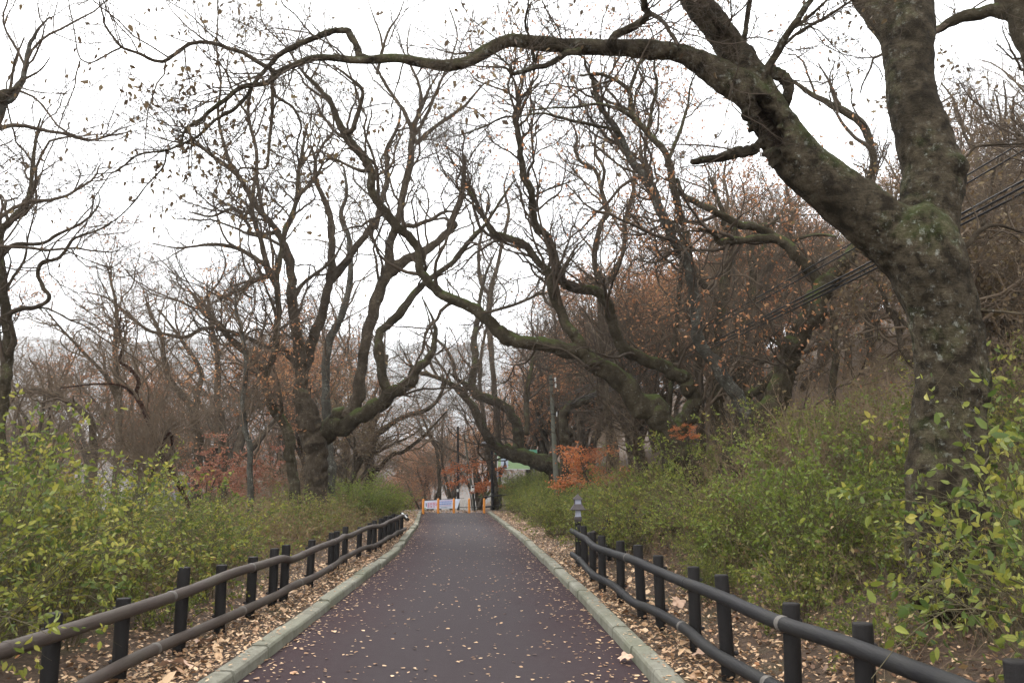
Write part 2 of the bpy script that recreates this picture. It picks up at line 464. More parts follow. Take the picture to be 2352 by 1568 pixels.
M['leaf_russet'] = leaf_mat('leaf_russet', [(0, (.16, .06, .03)), (.5, (.33, .14, .06)), (1, (.44, .25, .12))], trans=.35, spots=False)
M['leaf_orange'] = leaf_mat('leaf_orange_red', [(0, (.2, .055, .022)), (.5, (.34, .105, .035)), (1, (.4, .17, .06))], trans=.35, spots=False)
M['leaf_red'] = leaf_mat('leaf_dusty_red', [(0, (.15, .055, .036)), (.5, (.25, .095, .058)), (1, (.29, .15, .085))], trans=.35, spots=False)
M['leaf_litter'] = leaf_mat('leaf_litter_tan', [(0, (.11, .055, .028)), (.25, (.25, .14, .07)), (.6, (.42, .27, .15)), (.9, (.52, .36, .22)), (1, (.3, .13, .05))], trans=.08, spots=False, objvar=0)
M['leaf_litter_dark'] = leaf_mat('leaf_litter_brown', [(0, (.06, .03, .018)), (.4, (.15, .08, .042)), (.8, (.27, .16, .085)), (1, (.38, .26, .15))], trans=.08, spots=False, objvar=0)
M['weed'] = leaf_mat('dry_weed_leaf', [(0, (.09, .05, .025)), (.35, (.2, .13, .06)), (.6, (.17, .15, .05)), (.8, (.1, .13, .03)), (1, (.33, .24, .12))], trans=.3, spots=False, objvar=0)

m, nt, b = new_mat('leafy_ground'); M['ground'] = m
n1 = noise(nt, 1.3, 6, .65); n2 = noise(nt, 14, 8, .7); n3 = noise(nt, 60, 4, .7)
c = ramp(nt, n2, [(.3, (.026, .016, .010)), (.5, (.068, .041, .025)), (.62, (.115, .073, .044)), (.78, (.19, .125, .075))])
c = mixc(nt, maprange(nt, n1, .52, .68, 0, .55), c, (.055, .06, .022)); c = mixc(nt, maprange(nt, n3, .4, .7, 0, .4), c, (.03, .019, .013))
nt.links.new(c, b.inputs['Base Color']); bump(nt, b, n2, .06)

m, nt, b = new_mat('asphalt_maroon'); M['asphalt'] = m
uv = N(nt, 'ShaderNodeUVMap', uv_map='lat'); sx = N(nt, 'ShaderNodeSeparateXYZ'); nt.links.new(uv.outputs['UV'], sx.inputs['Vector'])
lat = mathn(nt, 'ABSOLUTE', mathn(nt, 'SUBTRACT', sx.outputs['X'], .52), 0); big = noise(nt, .8, 5, .6); fine = noise(nt, 220, 3, .7); mid = noise(nt, 9, 6, .7)
e = mathn(nt, 'ADD', lat, mathn(nt, 'MULTIPLY', mathn(nt, 'SUBTRACT', big, .5), .28))
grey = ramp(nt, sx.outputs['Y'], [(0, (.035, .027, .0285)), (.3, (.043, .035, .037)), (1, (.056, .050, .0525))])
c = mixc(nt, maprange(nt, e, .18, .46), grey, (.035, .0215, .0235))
c = mixc(nt, maprange(nt, mid, .4, .75, 0, .3), c, (.05, .042, .042)); c = mixc(nt, maprange(nt, fine, .56, .72, 0, .35), c, (.11, .095, .095)); c = mixc(nt, maprange(nt, fine, .44, .3, 0, .5), c, (.022, .018, .019))
nt.links.new(c, b.inputs['Base Color']); bump(nt, b, fine, .006, .8); b.inputs['Roughness'].default_value = .9; b.inputs['Specular IOR Level'].default_value = .07

m, nt, b = new_mat('kerb_concrete'); M['kerb'] = m
n1 = noise(nt, 3, 7, .7); n2 = noise(nt, 70, 5, .7); n3 = noise(nt, .7, 4, .6)
c = ramp(nt, n1, [(.3, (.095, .088, .066)), (.5, (.165, .158, .122)), (.72, (.235, .225, .185))])
c = mixc(nt, maprange(nt, n3, .42, .66, 0, .55), c, (.10, .108, .062)); c = mixc(nt, maprange(nt, n2, .55, .75, 0, .4), c, (.09, .085, .075))
nt.links.new(c, b.inputs['Base Color']); bump(nt, b, n2, .01)

def wood_plastic(name, col, gr):
    m, nt, b = new_mat(name)
    n1 = noise(nt, 2.5, 6, .65); n2 = noise(nt, 42, 6, .75, stretch=(1, .08, 1)); n3 = noise(nt, 4, 4, .6, stretch=(1, 1, 1))
    c = ramp(nt, n2, [(.3, tuple(x * .75 for x in col)), (.7, tuple(x * 1.3 for x in col))])
    c = mixc(nt, maprange(nt, n1, .45, .7, 0, .6), c, gr)
    nt.links.new(c, b.inputs['Base Color']); b.inputs['Roughness'].default_value = .62; b.inputs['Specular IOR Level'].default_value = .16
    bump(nt, b, n2, .004); return m
M['rail'] = wood_plastic('rail_weathered_brown', (.047, .035, .029), (.064, .056, .042))
M['rail_dark'] = wood_plastic('rail_dark_grey', (.010, .0095, .0105), (.02, .019, .015))
M['post'] = wood_plastic('post_dark_brown', (.007, .0055, .005), (.012, .0095, .008))
M['band'] = plain('rail_joint_band', (.10, .09, .08), .5, .3, 30)
M['white_paint'] = plain('worn_white_paint', (.62, .62, .6), .5, .2, 40)
M['orange_paint'] = plain('orange_bollard_paint', (.62, .22, .025), .42, .2, 9, spec=.45)
M['black_paint'] = plain('black_metal_paint', (.012, .012, .014), .4, .3, 12)
M['concrete_pole'] = plain('grey_green_pole', (.095, .095, .074), .8, .25, 3)
M['dark_pole'] = plain('dark_pole', (.025, .022, .022), .7, .3, 5)
M['grey_metal'] = plain('grey_metal', (.2, .2, .21), .5, .2, 20)
M['white_plastic'] = plain('white_plastic', (.6, .6, .57), .5, .1, 10)
M['lamp_glass'] = plain('frosted_lamp_pane', (.22, .225, .28), .3, .06, 20, spec=.5)
M['lantern_metal'] = plain('lantern_grey_brown_metal', (.06, .05, .048), .5, .3, 25)
M['banner_white'] = plain('banner_cloth', (.66, .7, .8), .7, .05, 3)
M['banner_red'] = plain('banner_red_ink', (.5, .06, .13), .7, .05, 3)
M['banner_blue'] = plain('banner_blue_ink', (.22, .3, .56), .7, .1, 3)
M['banner_green'] = plain('banner_green_ink', (.2, .45, .16), .7, .1, 3)
M['banner_dark'] = plain('banner_dark_ink', (.1, .15, .2), .7, .1, 3)
M['sign_green'] = plain('sign_board_green', (.012, .115, .065), .5, .08, 3)
M['sign_pale'] = plain('sign_pale_green', (.36, .5, .27), .6, .06, 3)
M['sign_sky'] = plain('sign_pale_blue', (.5, .58, .68), .6, .06, 3)
M['sign_dark'] = plain('sign_slate', (.07, .075, .095), .6, .1, 3)
M['roof_grey'] = plain('hut_roof_grey', (.12, .11, .115), .7, .2, 3)
M['teal_glass'] = plain('teal_glass', (.05, .1, .105), .15, .2, 2, spec=.6)
M['cable'] = plain('black_cable', (.012, .012, .013), .5, .2, 3)
#SETTING
# ------------------------------------------------------------------ the setting
rng = np.random.default_rng(11)
ys = np.concatenate([np.linspace(-10, 60, 141), 60 + np.cumsum(np.linspace(1, 14, 45))])
offs_l = np.array([0.05, .165, .3, .6, 1.0, 1.5, 2, 2.6, 3.3, 4, 5, 6, 7.2, 8.5, 10, 12, 14, 17, 20, 25, 30, 38, 48, 60, 80, 110, 150, 220, 330, 480])
cols = [(-o, -1) for o in offs_l[::-1]] + [(o, 1) for o in offs_l]
V = np.zeros((len(ys), len(cols), 3))
for ci, (o, sd) in enumerate(cols):
    base = xl(ys) if sd < 0 else xr(ys)
    V[:, ci, 0] = base + o; V[:, ci, 1] = ys
    V[:, ci, 2] = z_side(abs(o), ys, sd) if abs(o) > .06 else drop(ys) - .09
nc = len(cols); i = np.arange(len(ys) - 1)[:, None] * nc; j = np.arange(nc - 1)[None]
mb = MB(); mb.add(V, np.stack([i + j, i + j + 1, i + nc + j + 1, i + nc + j], -1).reshape(-1, 4))
tag(mb.build('ground', M['ground']), kind='structure')

# road sheet with a lateral coordinate
yr = np.linspace(-10, 44.2, 180); us = np.linspace(0, 1, 15)
yv = np.linspace(0, 1, len(yr))
def road_sheet(name, yr, us, mat, dz):
    V = np.zeros((len(yr), len(us), 3)); L, R = xl(yr), xr(yr)
    V[:, :, 0] = L[:, None] + (R - L)[:, None] * us[None]; V[:, :, 1] = yr[:, None]
    V[:, :, 2] = drop(yr)[:, None] + dz + .012 * (1 - (2 * us[None] - 1) ** 2)
    n = len(us); i = np.arange(len(yr) - 1)[:, None] * n; j = np.arange(n - 1)[None]
    mb = MB(); mb.add(V, np.stack([i + j, i + j + 1, i + n + j + 1, i + n + j], -1).reshape(-1, 4))
    o = mb.build(name, mat)
    me = o.data; uvl = me.uv_layers.new(name='lat')
    vi = np.zeros(len(me.loops), np.int32); me.loops.foreach_get('vertex_index', vi)
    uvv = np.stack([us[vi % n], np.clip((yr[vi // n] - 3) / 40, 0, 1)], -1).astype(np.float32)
    uvl.data.foreach_set('uv', uvv.ravel()); return o
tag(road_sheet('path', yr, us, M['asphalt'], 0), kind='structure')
tag(road_sheet('lower_path', np.linspace(44.22, 75, 60), us, plain('worn_grey_path', (.13, .115, .11), .9, .3, 4), -.02), kind='structure')

def kerb(name, edge, sd, y0, y1):
    mb = MB(); y = y0
    prof = np.array([(0, -.1), (0, .085), (.012, .108), (.03, .115), (.145, .118), (.165, .112), (.165, -.1)])
    while y < y1:
        ln = 1.0; a, e = y + .009, y + ln - .009
        t = np.linspace(a, e, 4); n = len(prof)
        jig = rng.normal() * .008; jz = rng.normal() * .008
        V = np.zeros((4, n, 3)); V[:, :, 0] = edge(t)[:, None] + sd * prof[None, :, 0] + jig; V[:, :, 1] = t[:, None]; V[:, :, 2] = prof[None, :, 1] + drop(t)[:, None] + jz
        i = np.arange(3)[:, None] * n; j = np.arange(n - 1)[None]
        mb.add(V, np.stack([i + j, i + j + 1, i + n + j + 1, i + n + j], -1).reshape(-1, 4), rng.random())
        mb.add(V, np.array([list(range(n)), list(range(3 * n, 4 * n))[::-1]]))
        y += ln
    tag(mb.build(name, M['kerb'], smooth=False), kind='structure')
kerb('kerb', xl, -1, -9, 43.5); kerb('kerb', xr, 1, -9, 44.0)

# far hills behind the valley
def hill(name, dist, hfun, depth, col, a0=-52, a1=52):
    an = np.radians(np.linspace(a0, a1, 220)); q = np.linspace(0, 1, 26)
    V = np.zeros((220, 26, 3)); rr = dist + depth * q[None]
    h = hfun(an)[:, None] * smooth01(q[None] * 1.15) + rng.normal(size=(220, 26)) * dist / 260
    V[:, :, 0] = rr * np.sin(an)[:, None]; V[:, :, 1] = rr * np.cos(an)[:, None]; V[:, :, 2] = -30 + h
    i = np.arange(219)[:, None] * 26; j = np.arange(25)[None]
    mb = MB(); mb.add(V, np.stack([i + j, i + j + 1, i + 27 + j, i + 26 + j], -1).reshape(-1, 4))
    m, nt, b = new_mat(name + '_woodland'); n1 = noise(nt, .05, 8, .75); n2 = noise(nt, .008, 4, .6)
    c = ramp(nt, n1, [(.35, tuple(x * .5 for x in col)), (.65, tuple(x * 1.5 for x in col))]); c = mixc(nt, maprange(nt, n2, .4, .7, 0, .5), c, (.05, .055, .03))
    nt.links.new(c, b.inputs['Base Color'])
    tag(mb.build(name, m), kind='structure')
hill('near_hill', 385, lambda a: 74 + 14 * np.sin(a * 7 + .5) + 10 * np.sin(a * 19), 300, (.07, .05, .041))
hill('far_hill', 2100, lambda a: 440 + 36 * np.sin(a * 5 + 2.2) + 14 * np.sin(a * 17), 600, (.09, .075, .065))

#HERO
def fuse(parts, voxel, name, mats, parent, origin, rng, lump, post=None, smooth_it=6):
    mb = MB()
    for P, R, k in parts: limb_tube(mb, P, R, k, rng, lump)
    t = mb.build('raw', None)
    r = t.modifiers.new('r', 'REMESH'); r.mode = 'VOXEL'; r.voxel_size = voxel
    q = t.modifiers.new('s', 'SMOOTH'); q.factor = .5; q.iterations = smooth_it
    dg = bpy.context.evaluated_depsgraph_get(); me = bpy.data.meshes.new_from_object(t.evaluated_get(dg))
    bpy.data.objects.remove(t); me.name = name
    co = np.zeros(len(me.vertices) * 3, np.float32); me.vertices.foreach_get('co', co); co = co.reshape(-1, 3)
    nr = np.zeros(len(me.vertices) * 3, np.float32); me.vertices.foreach_get('normal', nr); nr = nr.reshape(-1, 3)
    fm = None
    if post: co, vm = post(co, nr)
    co = co - np.asarray(origin, np.float32); me.vertices.foreach_set('co', co.ravel())
    me.materials.clear()
    for m_ in mats: me.materials.append(m_)
    if post:
        vi = np.zeros(len(me.loops), np.int32); me.loops.foreach_get('vertex_index', vi)
        ls = np.zeros(len(me.polygons), np.int32); me.polygons.foreach_get('loop_start', ls)
        me.polygons.foreach_set('material_index', (vm[vi[ls]] > .45).astype(np.int32))
    me.polygons.foreach_set('use_smooth', np.ones(len(me.polygons), dtype=bool)); me.update()
    o = bpy.data.objects.new(name, me); COL.objects.link(o); o.parent = parent
    return o
# ------------------------------------------------------------------ traced trees
def rope_stack(limbs, n=24):
    Q = [resample(P, R, n) for P, R in limbs]
    return np.stack([q[0] for q in Q]), np.stack([q[1] for q in Q])

def levels(Pst, Rst, plan, rng, near=1.0):
    """plan: list of dict; returns list of (P,R,sides)"""
    out = []; P, R = Pst, Rst
    for k, pl in enumerate(plan):
        P, R = sprout(P, R, pl['n'], pl['L'], pl.get('ang', (.5, 1.25)), pl['r'], pl.get('seg', 5), pl.get('sig', .22), pl.get('up', .05), rng,
                      t0=pl.get('t0', .2), rr=pl.get('rr', .6), rend=pl.get('rend', .35), grav=pl.get('grav', 0.))
        out.append((P, R, pl.get('k', 3)))
    return out

def traced_tree(name, label, limbs, mats, plan, seed, cat='tree', group=None, sides=(14, 10), leaves=None, lump=.085, base=None, twigmat='twig', limbnames=None, m=6, skip_twigs=()):
    """limbs: list of (spec, d0, d1). First is the trunk."""
    rng = np.random.default_rng(seed)
    tr = [trace(s, a, b_, rng, m, wob=.26, thin=.83) for s, a, b_ in limbs]
    P0 = tr[0][0][0]
    b0 = base if base is not None else (P0[0], P0[1], float(zt(P0[0], P0[1])))
    root = empty(name, b0, label, cat, group)
    trunkP, trunkR = tr[0]
    foot = np.array(b0) + np.array([0, 0, -.25])
    if trunkP[0, 2] > b0[2] - .2:
        g = np.linspace(0, 1, 8, endpoint=False)[:, None]
        ext = foot[None] * (1 - g) + trunkP[0][None] * g
        er = trunkR[0] * (1 + .5 * (1 - g[:, 0]) ** 2.5)
        tr[0] = (np.vstack([ext, trunkP]), np.concatenate([er, trunkR]))
    vox = max(.016, tr[0][0][-1, 1] * .0011); thr = vox * 2.1; fz = []; rest = []
    for q, (P, R) in enumerate(tr):
        mt = mats[min(q, len(mats) - 1)]
        thin = np.where(R < thr)[0]; c = len(R) if len(thin) == 0 else thin[0]
        if (q == 0 or mt == mats[0]) and c >= 4:
            fz.append((P[:c], R[:c], sides[0]))
            if c < len(R) - 1: rest.append((P[c - 2:], R[c - 2:], mt))
        else: rest.append((P, R, mt))
    fuse(fz, vox, 'trunk', [M[mats[0]]], root, b0, rng, lump, smooth_it=4)
    for P, R, mt in rest:
        mb = MB(); limb_tube(mb, P, R, sides[1] if R.max() > .02 else 6, rng, lump); mb.build('limb', M[mt], root, origin=b0)
    Pst, Rst = rope_stack([t for q, t in enumerate(tr) if q not in skip_twigs])
    lv = levels(Pst, Rst, plan, rng)
    mb = MB()
    for P, R, k in lv: tubes(mb, P, R, k)
    mb.build('twigs', M[twigmat], root, origin=b0)
    if leaves:
        per, size, mat, droop, full = leaves
        P = np.concatenate([lv[-1][0][:, -1:, :], lv[-1][0][:, -2:-1, :]], 1).reshape(-1, 3)
        sel = P[rng.random(len(P)) < per]
        # dead leaves hang in clusters: keep some neighbourhoods and thin the rest
        f = np.sin(sel[:, 0] * 2.1 + 1) + np.sin(sel[:, 1] * 1.7) + np.sin(sel[:, 2] * 2.6 + 2)
        sel = sel[rng.random(len(sel)) < np.clip(.55 + .4 * f, .12, 1)]
        ax = rng.normal(size=sel.shape) * .7; ax[:, 2] -= droop
        mb = MB(); leaf_mesh(mb, sel, ax, rng.uniform(size[0], size[1], len(sel)), rng, full=full)
        mb.build('leaves', M[mat], root, origin=b0)
    return root, tr

def plan4(n1, n2, n3, n4, s=1.0, up=.06, r=(.026, .013, .0075, .0045), sig=.2):
    return [dict(n=int(n1 * .6), L=(2.0 * s, 4.6 * s), r=r[0] * 1.9 * s, seg=12, k=6, up=up * 1.2, sig=sig * 1.1, rr=.55, rend=.3, t0=.25, ang=(.4, 1.1)),
            dict(n=int(n1 * 3.2), L=(.9 * s, 2.3 * s), r=r[1] * 1.5, seg=8, k=4, up=up, sig=sig, rend=.3),
            dict(n=int(n2 * 2.2), L=(.5 * s, 1.1 * s), r=r[2] * 1.15, seg=5, k=3, up=up * .7, sig=sig),
            dict(n=int(n3 * 2.3), L=(.25 * s, .65 * s), r=r[3], seg=3, k=3, up=up * .5, sig=sig * .9),
            dict(n=int(n4 * 1.2), L=(.15 * s, .4 * s), r=r[3] * .75, seg=2, k=3, up=0, sig=sig * .8)]

# --- the big foreground tree on the right
rngA = np.random.default_rng(5)
A_trunk = trace("6:1835,2500,700 1815,2100,640 1800,1560,565 1825,1000,525 1785,650,530 1700,350,565 1600,120,600 3:1500,1540,560", 7.0, 7.0, rngA, 10, .03, .84)
A_right = trace("6:1690,420,420 1650,200,470 3:1660,1540,460 1690,1350,445 1710,1130,430 1640,900,395 1570,650,345 1552,400,345 1535,150,385 1480,-100,400 1430,-420,360", 7.0, 7.15, rngA, 10, .03, .86)
A_fork = trace("3:1530,300,260 1340,60,240 1190,-150,210 1000,-420,170", 7.1, 7.6, rngA, 8, .03)
A_knob = trace("3:1690,1180,300 1790,1120,280 1870,1090,190", 7.0, 6.93, rngA, 10, .02)
A_left = trace("6:1680,330,470 3:1560,1640,540 1350,1480,470 1130,1310,430 900,1120,400 760,960,370 640,780,330 560,640,300 490,500,270 380,330,250 270,160,235 170,40,230 60,-130,200", 7.0, 6.75, rngA, 10, .03, .82)
A_H = trace("3:600,740,250 470,600,245 330,515,225 200,425,185 60,362,150 2:2100,335,135 1900,320,128 1700,312,118 1500,302,112 1300,285,106 1150,268,102 1050,300,96 960,350,92 850,410,88 720,435,84 560,415,74 380,385,66 150,400,58 0,385,52 1:2080,385,48 1950,430,47 1840,480,46 1760,550,42 1600,575,37 1500,650,33 1380,740,30 1320,800,26 1230,850,20 1190,960,13", 6.8, 6.3, rngA, 6, .05)
zA = float(zt(A_trunk[0][0, 0], 7.0))
A_base = (A_trunk[0][0, 0], 7.0, min(zA, A_trunk[0][0, 2]))
treeA = empty('leaning_tree', A_base, 'huge mossy trunk at the right whose long limb arches over the whole path', 'tree', None)
cavA, cavB = at(4450.7 + 555, 690, 6.75), at(4450.7 + 690, 1010, 6.78)
def cavity(p, nr):
    ab = cavB - cavA; L2 = (ab * ab).sum()
    t = np.clip(((p - cavA) @ ab) / L2, 0, 1); q = cavA + t[:, None] * ab
    dv = p - q; dv[:, 1] *= .35
    wob = 1 + .25 * np.sin(t * 19) + .15 * np.sin(p[:, 0] * 90) ; d = np.linalg.norm(dv, axis=1) / wob
    wid = .062 * np.sin(np.clip(t * 1.05 + .05, 0, 1) * math.pi) ** .5 + .012
    front = nr[:, 1] < .6
    w = np.where(front, 1 - smooth01((d - wid) / .022), 0)
    lip = np.where(front, np.exp(-((d - wid - .045) / .022) ** 2), 0) * .028 * (1 + .5 * np.sin(p[:, 2] * 70))
    out = p - nr * (w * .17 - lip)[:, None]
    # bark relief: slow muscle ridges and fine pitting
    rel = .006 * np.sin(p[:, 2] * 31 + 3 * np.sin(p[:, 0] * 9)) * np.sin(p[:, 0] * 27 + p[:, 1] * 19) + .009 * np.sin(p[:, 0] * 11 + p[:, 2] * 7) * np.sin(p[:, 1] * 13 - p[:, 2] * 4)
    return out + nr * (rel * (1 - w))[:, None], w
fuse([(*resample(P, R, 90), k) for (P, R), k in ((A_trunk, 40), (A_right, 36), (A_fork, 28), (A_left, 40), (A_knob, 28), ((A_H[0][:36], A_H[1][:36]), 24))], .0125, 'trunk', [M['bark_big'], M['rot']], treeA, A_base, rngA, .035, cavity, 8)
mb = MB(); limb_tube(mb, A_H[0][30:], A_H[1][30:], 20, rngA, .06); mb.build('limb', M['bark_big'], treeA, origin=A_base)
A_small = {
 'bough': ["2:200,385,50 150,370,56 130,310,52 90,240,50 40,200,46 1:2130,230,42 1900,330,38 1790,420,34 1690,540,30 1620,650,27 1550,720,25 1400,810,22 1300,910,20 1180,960,18 1080,1000,16 920,1020,14 800,1110,12 730,1140,10 480,1165,5",
   "1:1830,490,40 1740,430,34 1600,350,32 1470,310,30 1380,280,29 1270,285,28 1180,340,27 1100,400,26 1030,405,25 930,360,22 800,310,20 740,240,18 690,160,15 680,100,12 650,0,8 640,-60,5",
   "1:1800,480,36 1800,600,30 1800,700,27 1780,900,24 1760,1100,20 1690,1115,16 1600,1110,14 1570,1150,13 1560,1260,10 1440,1350,7 1300,1490,4",
   "1:1805,590,24 1830,640,22 1930,710,20 1990,830,17 1960,950,14 1975,1100,10",
   "1:1100,1000,15 1080,1100,13 980,1210,12 880,1340,11 780,1440,10 700,1490,8 580,1567,5",
   "1:800,315,15 690,370,13 600,415,12 540,395,11 510,330,10 490,200,9 460,50,7 450,-30,4",
   "1:530,400,10 500,500,10 490,580,9 420,750,9 350,950,8 290,1080,8 250,1250,6 200,1330,4",
   "2:1600,330,50 1500,360,45 1380,430,40 1250,460,35 1150,490,30 1130,430,16 1000,330,12 900,280,6",
   "2:1150,490,22 1100,450,18 950,440,13 840,430,7",
   "2:1300,410,26 1285,330,24 1260,240,22 1240,150,20 1260,30,17 1255,-40,14", "2:1310,400,20 1340,300,12 1420,220,9 1500,150,6",
   "2:1790,300,66 1850,220,60 1990,150,56 2040,95,54 2025,30,52 2010,-60,48",
   "2:2040,85,34 2130,130,32 2200,220,30 2250,300,28"],
 'sprout_branch': ["3:490,440,60 410,280,56 330,200,54 240,100,48 180,-30,42", "3:520,560,60 515,470,54 520,360,50 460,280,44 470,200,40 505,-20,36",
   "3:530,590,70 560,530,62 650,400,58 730,260,52 820,130,46 920,-30,38", "3:700,320,28 850,200,24 1000,120,22 1190,-10,18", "3:745,225,26 880,120,24 1020,-10,20",
   "3:590,500,90 640,490,96 700,505,96 760,555,86 745,640,70 715,770,44", "3:540,975,92 470,995,84 400,1020,88 280,1045,60 120,1060,40", "3:1930,1035,16 2000,970,18 2150,955,17 2320,950,14",
   "6:1900,170,44 1960,110,40 2030,30,34 2140,0,24 3:2311,1540,16", "6:2020,560,26 2150,570,22 2330,590,18", "3:330,500,40 380,560,26 360,660,14"]}
a_tr = []
for nm, specs in A_small.items():
    for s in specs:
        dd = 6.55 if s[0] in '12' else 6.8
        P, R = trace(s, dd, dd + rngA.uniform(-.5, .3), rngA, 5, .3)
        a_tr.append((P, R)); mb = MB(); limb_tube(mb, P, R, 10 if R.max() > .02 else 7, rngA, .08)
        mb.build('branch', M['bark_big'] if R.max() > .03 else M['bark'], treeA, origin=A_base)
Pst, Rst = rope_stack(a_tr + [A_H])
planA = [dict(n=210, L=(.5, 1.5), r=.008, seg=8, k=5, up=.05, sig=.2, rr=.5, t0=.12), dict(n=1200, L=(.3, .8), r=.0055, seg=6, k=4, up=.03, sig=.2),
         dict(n=4500, L=(.15, .45), r=.003, seg=4, k=3, up=0, sig=.2), dict(n=9000, L=(.08, .24), r=.0028, seg=2, k=3, up=0)]
lv = levels(Pst, Rst, planA, rngA)
tw = MB()
for P, R, k in lv: tubes(tw, P, R, k)
tw.build('twigs', M['twig'], treeA, origin=A_base)
tips = np.concatenate([lv[2][0][:, -1], lv[3][0][:, -1], lv[3][0][:, 1]])
f = np.sin(tips[:, 0] * 2.3 + 1) + np.sin(tips[:, 1] * 2.9) + np.sin(tips[:, 2] * 3.1 + .4)
sel = tips[(rngA.random(len(tips)) < np.clip((.06 + .08 * f) * np.where(tips[:, 0] > 1.2, .35, 1.), .008, .4)) & (tips[:, 2] > 2.6)]
ax = rngA.normal(size=sel.shape) * .55; ax[:, 2] -= .9
lf = MB(); leaf_mesh(lf, sel, ax, rngA.uniform(.036, .064, len(sel)), rngA, wid=.55, curl=.5); lf.build('leaves', M['leaf_dead'], treeA, origin=A_base)

P4 = plan4
# --- moss covered forked tree, right of the path (two dark stems)
traced_tree('forked_tree', 'dark mossy tree with a V of two stems behind the big leaning trunk', [
 ("6:380,1640,250 430,1500,230 500,1400,215 610,1250,200 700,1080,180 740,900,165 800,750,168 890,620,170 960,470,160 1000,380,140", 17, 16.6),
 ("6:985,420,130 1060,330,115 1150,220,100 1210,100,90 1250,-50,80 3:1290,1250,66 1310,1050,62 1290,920,60 1230,810,62 1100,720,60 950,650,46 820,560,34 740,500,20", 16.7, 17.6),
 ("6:985,420,120 940,340,100 840,250,92 760,150,86 680,100,80 560,90,62 400,100,56 300,110,50 250,50,38 150,20,30", 16.6, 15.6),
 ("6:700,110,66 600,40,66 480,10,62 3:420,1480,60 250,1390,56 130,1330,52 60,1290,44 20,1180,30", 16.5, 15.8),
 ("6:490,1340,120 480,1310,118 420,1150,112 340,1020,105 250,880,100 170,790,96 150,620,86 130,480,84 100,280,80 20,130,76 2:2200,1540,72 2140,1400,70 2080,1230,62 1960,1090,54 1890,960,50 1850,870,44 1750,730,38 1720,660,30 1700,520,22", 17, 16),
 ("2:2280,1480,60 2220,1250,62 2200,1100,58 2150,980,56 2050,880,50 1950,770,46 1930,620,40 1850,540,34 1730,490,24 1600,500,14", 16.2, 15),
 ("2:1860,880,30 1800,850,26 1560,800,24 1450,770,20 1330,750,17 1200,770,10", 16, 14.6),
 ("2:1960,780,34 1850,720,28 1720,690,24 1560,710,18 1400,715,14 1240,730,9", 15.4, 14.2),
 ("2:1740,740,30 1700,620,28 1680,520,26 1640,440,22 1620,380,16 1500,330,10", 15.8, 15.4), ("2:1930,600,30 1970,480,24 2010,400,18 2100,360,10", 15.4, 15.6),
 ("2:2050,870,34 2080,700,30 2110,560,25 2090,440,19 2100,300,13 2050,150,8", 15.6, 16), ("2:2170,1100,36 2230,950,32 2280,800,26 3:90,700,20 110,560,14 180,420,8", 15.8, 16.4),
 ("6:440,1160,70 560,1090,66 680,960,56 730,880,50", 17.4, 17),
 ("6:730,830,30 640,750,20 590,730,12", 16.6, 16.2),
 ("6:770,140,26 830,90,24 960,65,22 1070,75,16", 16.6, 16)],
 ['bark_moss', 'bark_moss', 'bark_moss', 'bark_moss', 'bark_pale', 'bark_moss'], P4(150, 950, 4200, 9500, .85), 21, leaves=(.28, (.06, .1), 'leaf_russet', .5, False))

# --- leaning mossy oak whose limb swings over the path
traced_tree('overhanging_oak', 'mossy oak right of the path with a limb sweeping up to the left across it', [
 ("5:2320,1700,230 2270,1540,220 2150,1300,200 2030,1180,185 1900,1060,168 1750,950,146 1600,860,132 1450,810,116 1300,780,104 1180,770,98 1100,730,100 1040,670,98 960,600,92 860,530,84 740,480,80 660,430,78 590,360,76 550,280,70 540,180,70 480,90,70 400,20,70 2:400,1510,72 330,1420,70 250,1310,66 220,1220,62 220,1120,62 180,1050,66 90,950,70 50,880,68 0,800,54 1:2200,700,46 2130,610,38 2040,520,28 1980,450,18 1900,330,10", 18, 15.5),
 ("5:1680,930,115 1640,870,108 1600,780,92 1540,700,86 1480,580,78 1420,450,72 1390,310,66 1310,220,62 1230,130,60 1120,90,54 1020,40,46 2:980,1460,40 920,1340,34 850,1230,26 830,1100,14", 17.2, 17.6),
 ("2:50,880,40 100,850,40 150,700,34 160,590,26 60,500,20 -30,430,12", 15.6, 15),
 ("5:860,530,30 950,580,24 1180,520,22 1330,455,22 1400,450,12", 16.8, 16.2),
 ("2:210,1130,30 130,1120,26 0,1060,20 1:2150,1050,16 2040,1080,10", 15.8, 15)],
 ['bark_moss', 'bark_moss', 'bark'], P4(110, 750, 3200, 8000, .85), 22, leaves=(.05, (.07, .1), 'leaf_dead', .6, False))

traced_tree('crooked_oak', 'tall crooked oak beside the mossy overhanging oak, its thin stem winding upwards', [
 ("6:-20,1500,140 40,1330,135 80,1285,132 130,1200,130 110,1090,118 60,1010,112 5:2220,980,108 2150,940,102 2000,880,98 1920,840,96 1850,740,88 1810,600,84 1770,500,80 1680,430,76 1530,420,70 1470,320,66 1420,180,60 1390,90,60 1330,20,58 2:1320,1530,58 1290,1400,60 1280,1280,58 1230,1150,54 1210,1000,48 1190,880,46 1170,780,44 1190,680,36 1180,580,28 1150,500,16", 19, 17.5),
 ("2:1300,1300,20 1350,1270,16 1480,1220,14 1600,1180,7", 17.6, 17),
 ("2:1165,770,20 1100,775,18 980,830,15 850,880,14 750,905,8", 17.4, 17),
 ("2:1190,650,22 1220,560,20 1230,480,18 1270,350,10", 17.4, 17.4),
 ("5:1500,420,26 1480,340,22 1560,200,14 1650,100,8", 18, 18)],
 ['bark_moss'], P4(80, 520, 2300, 6000, .85), 23)

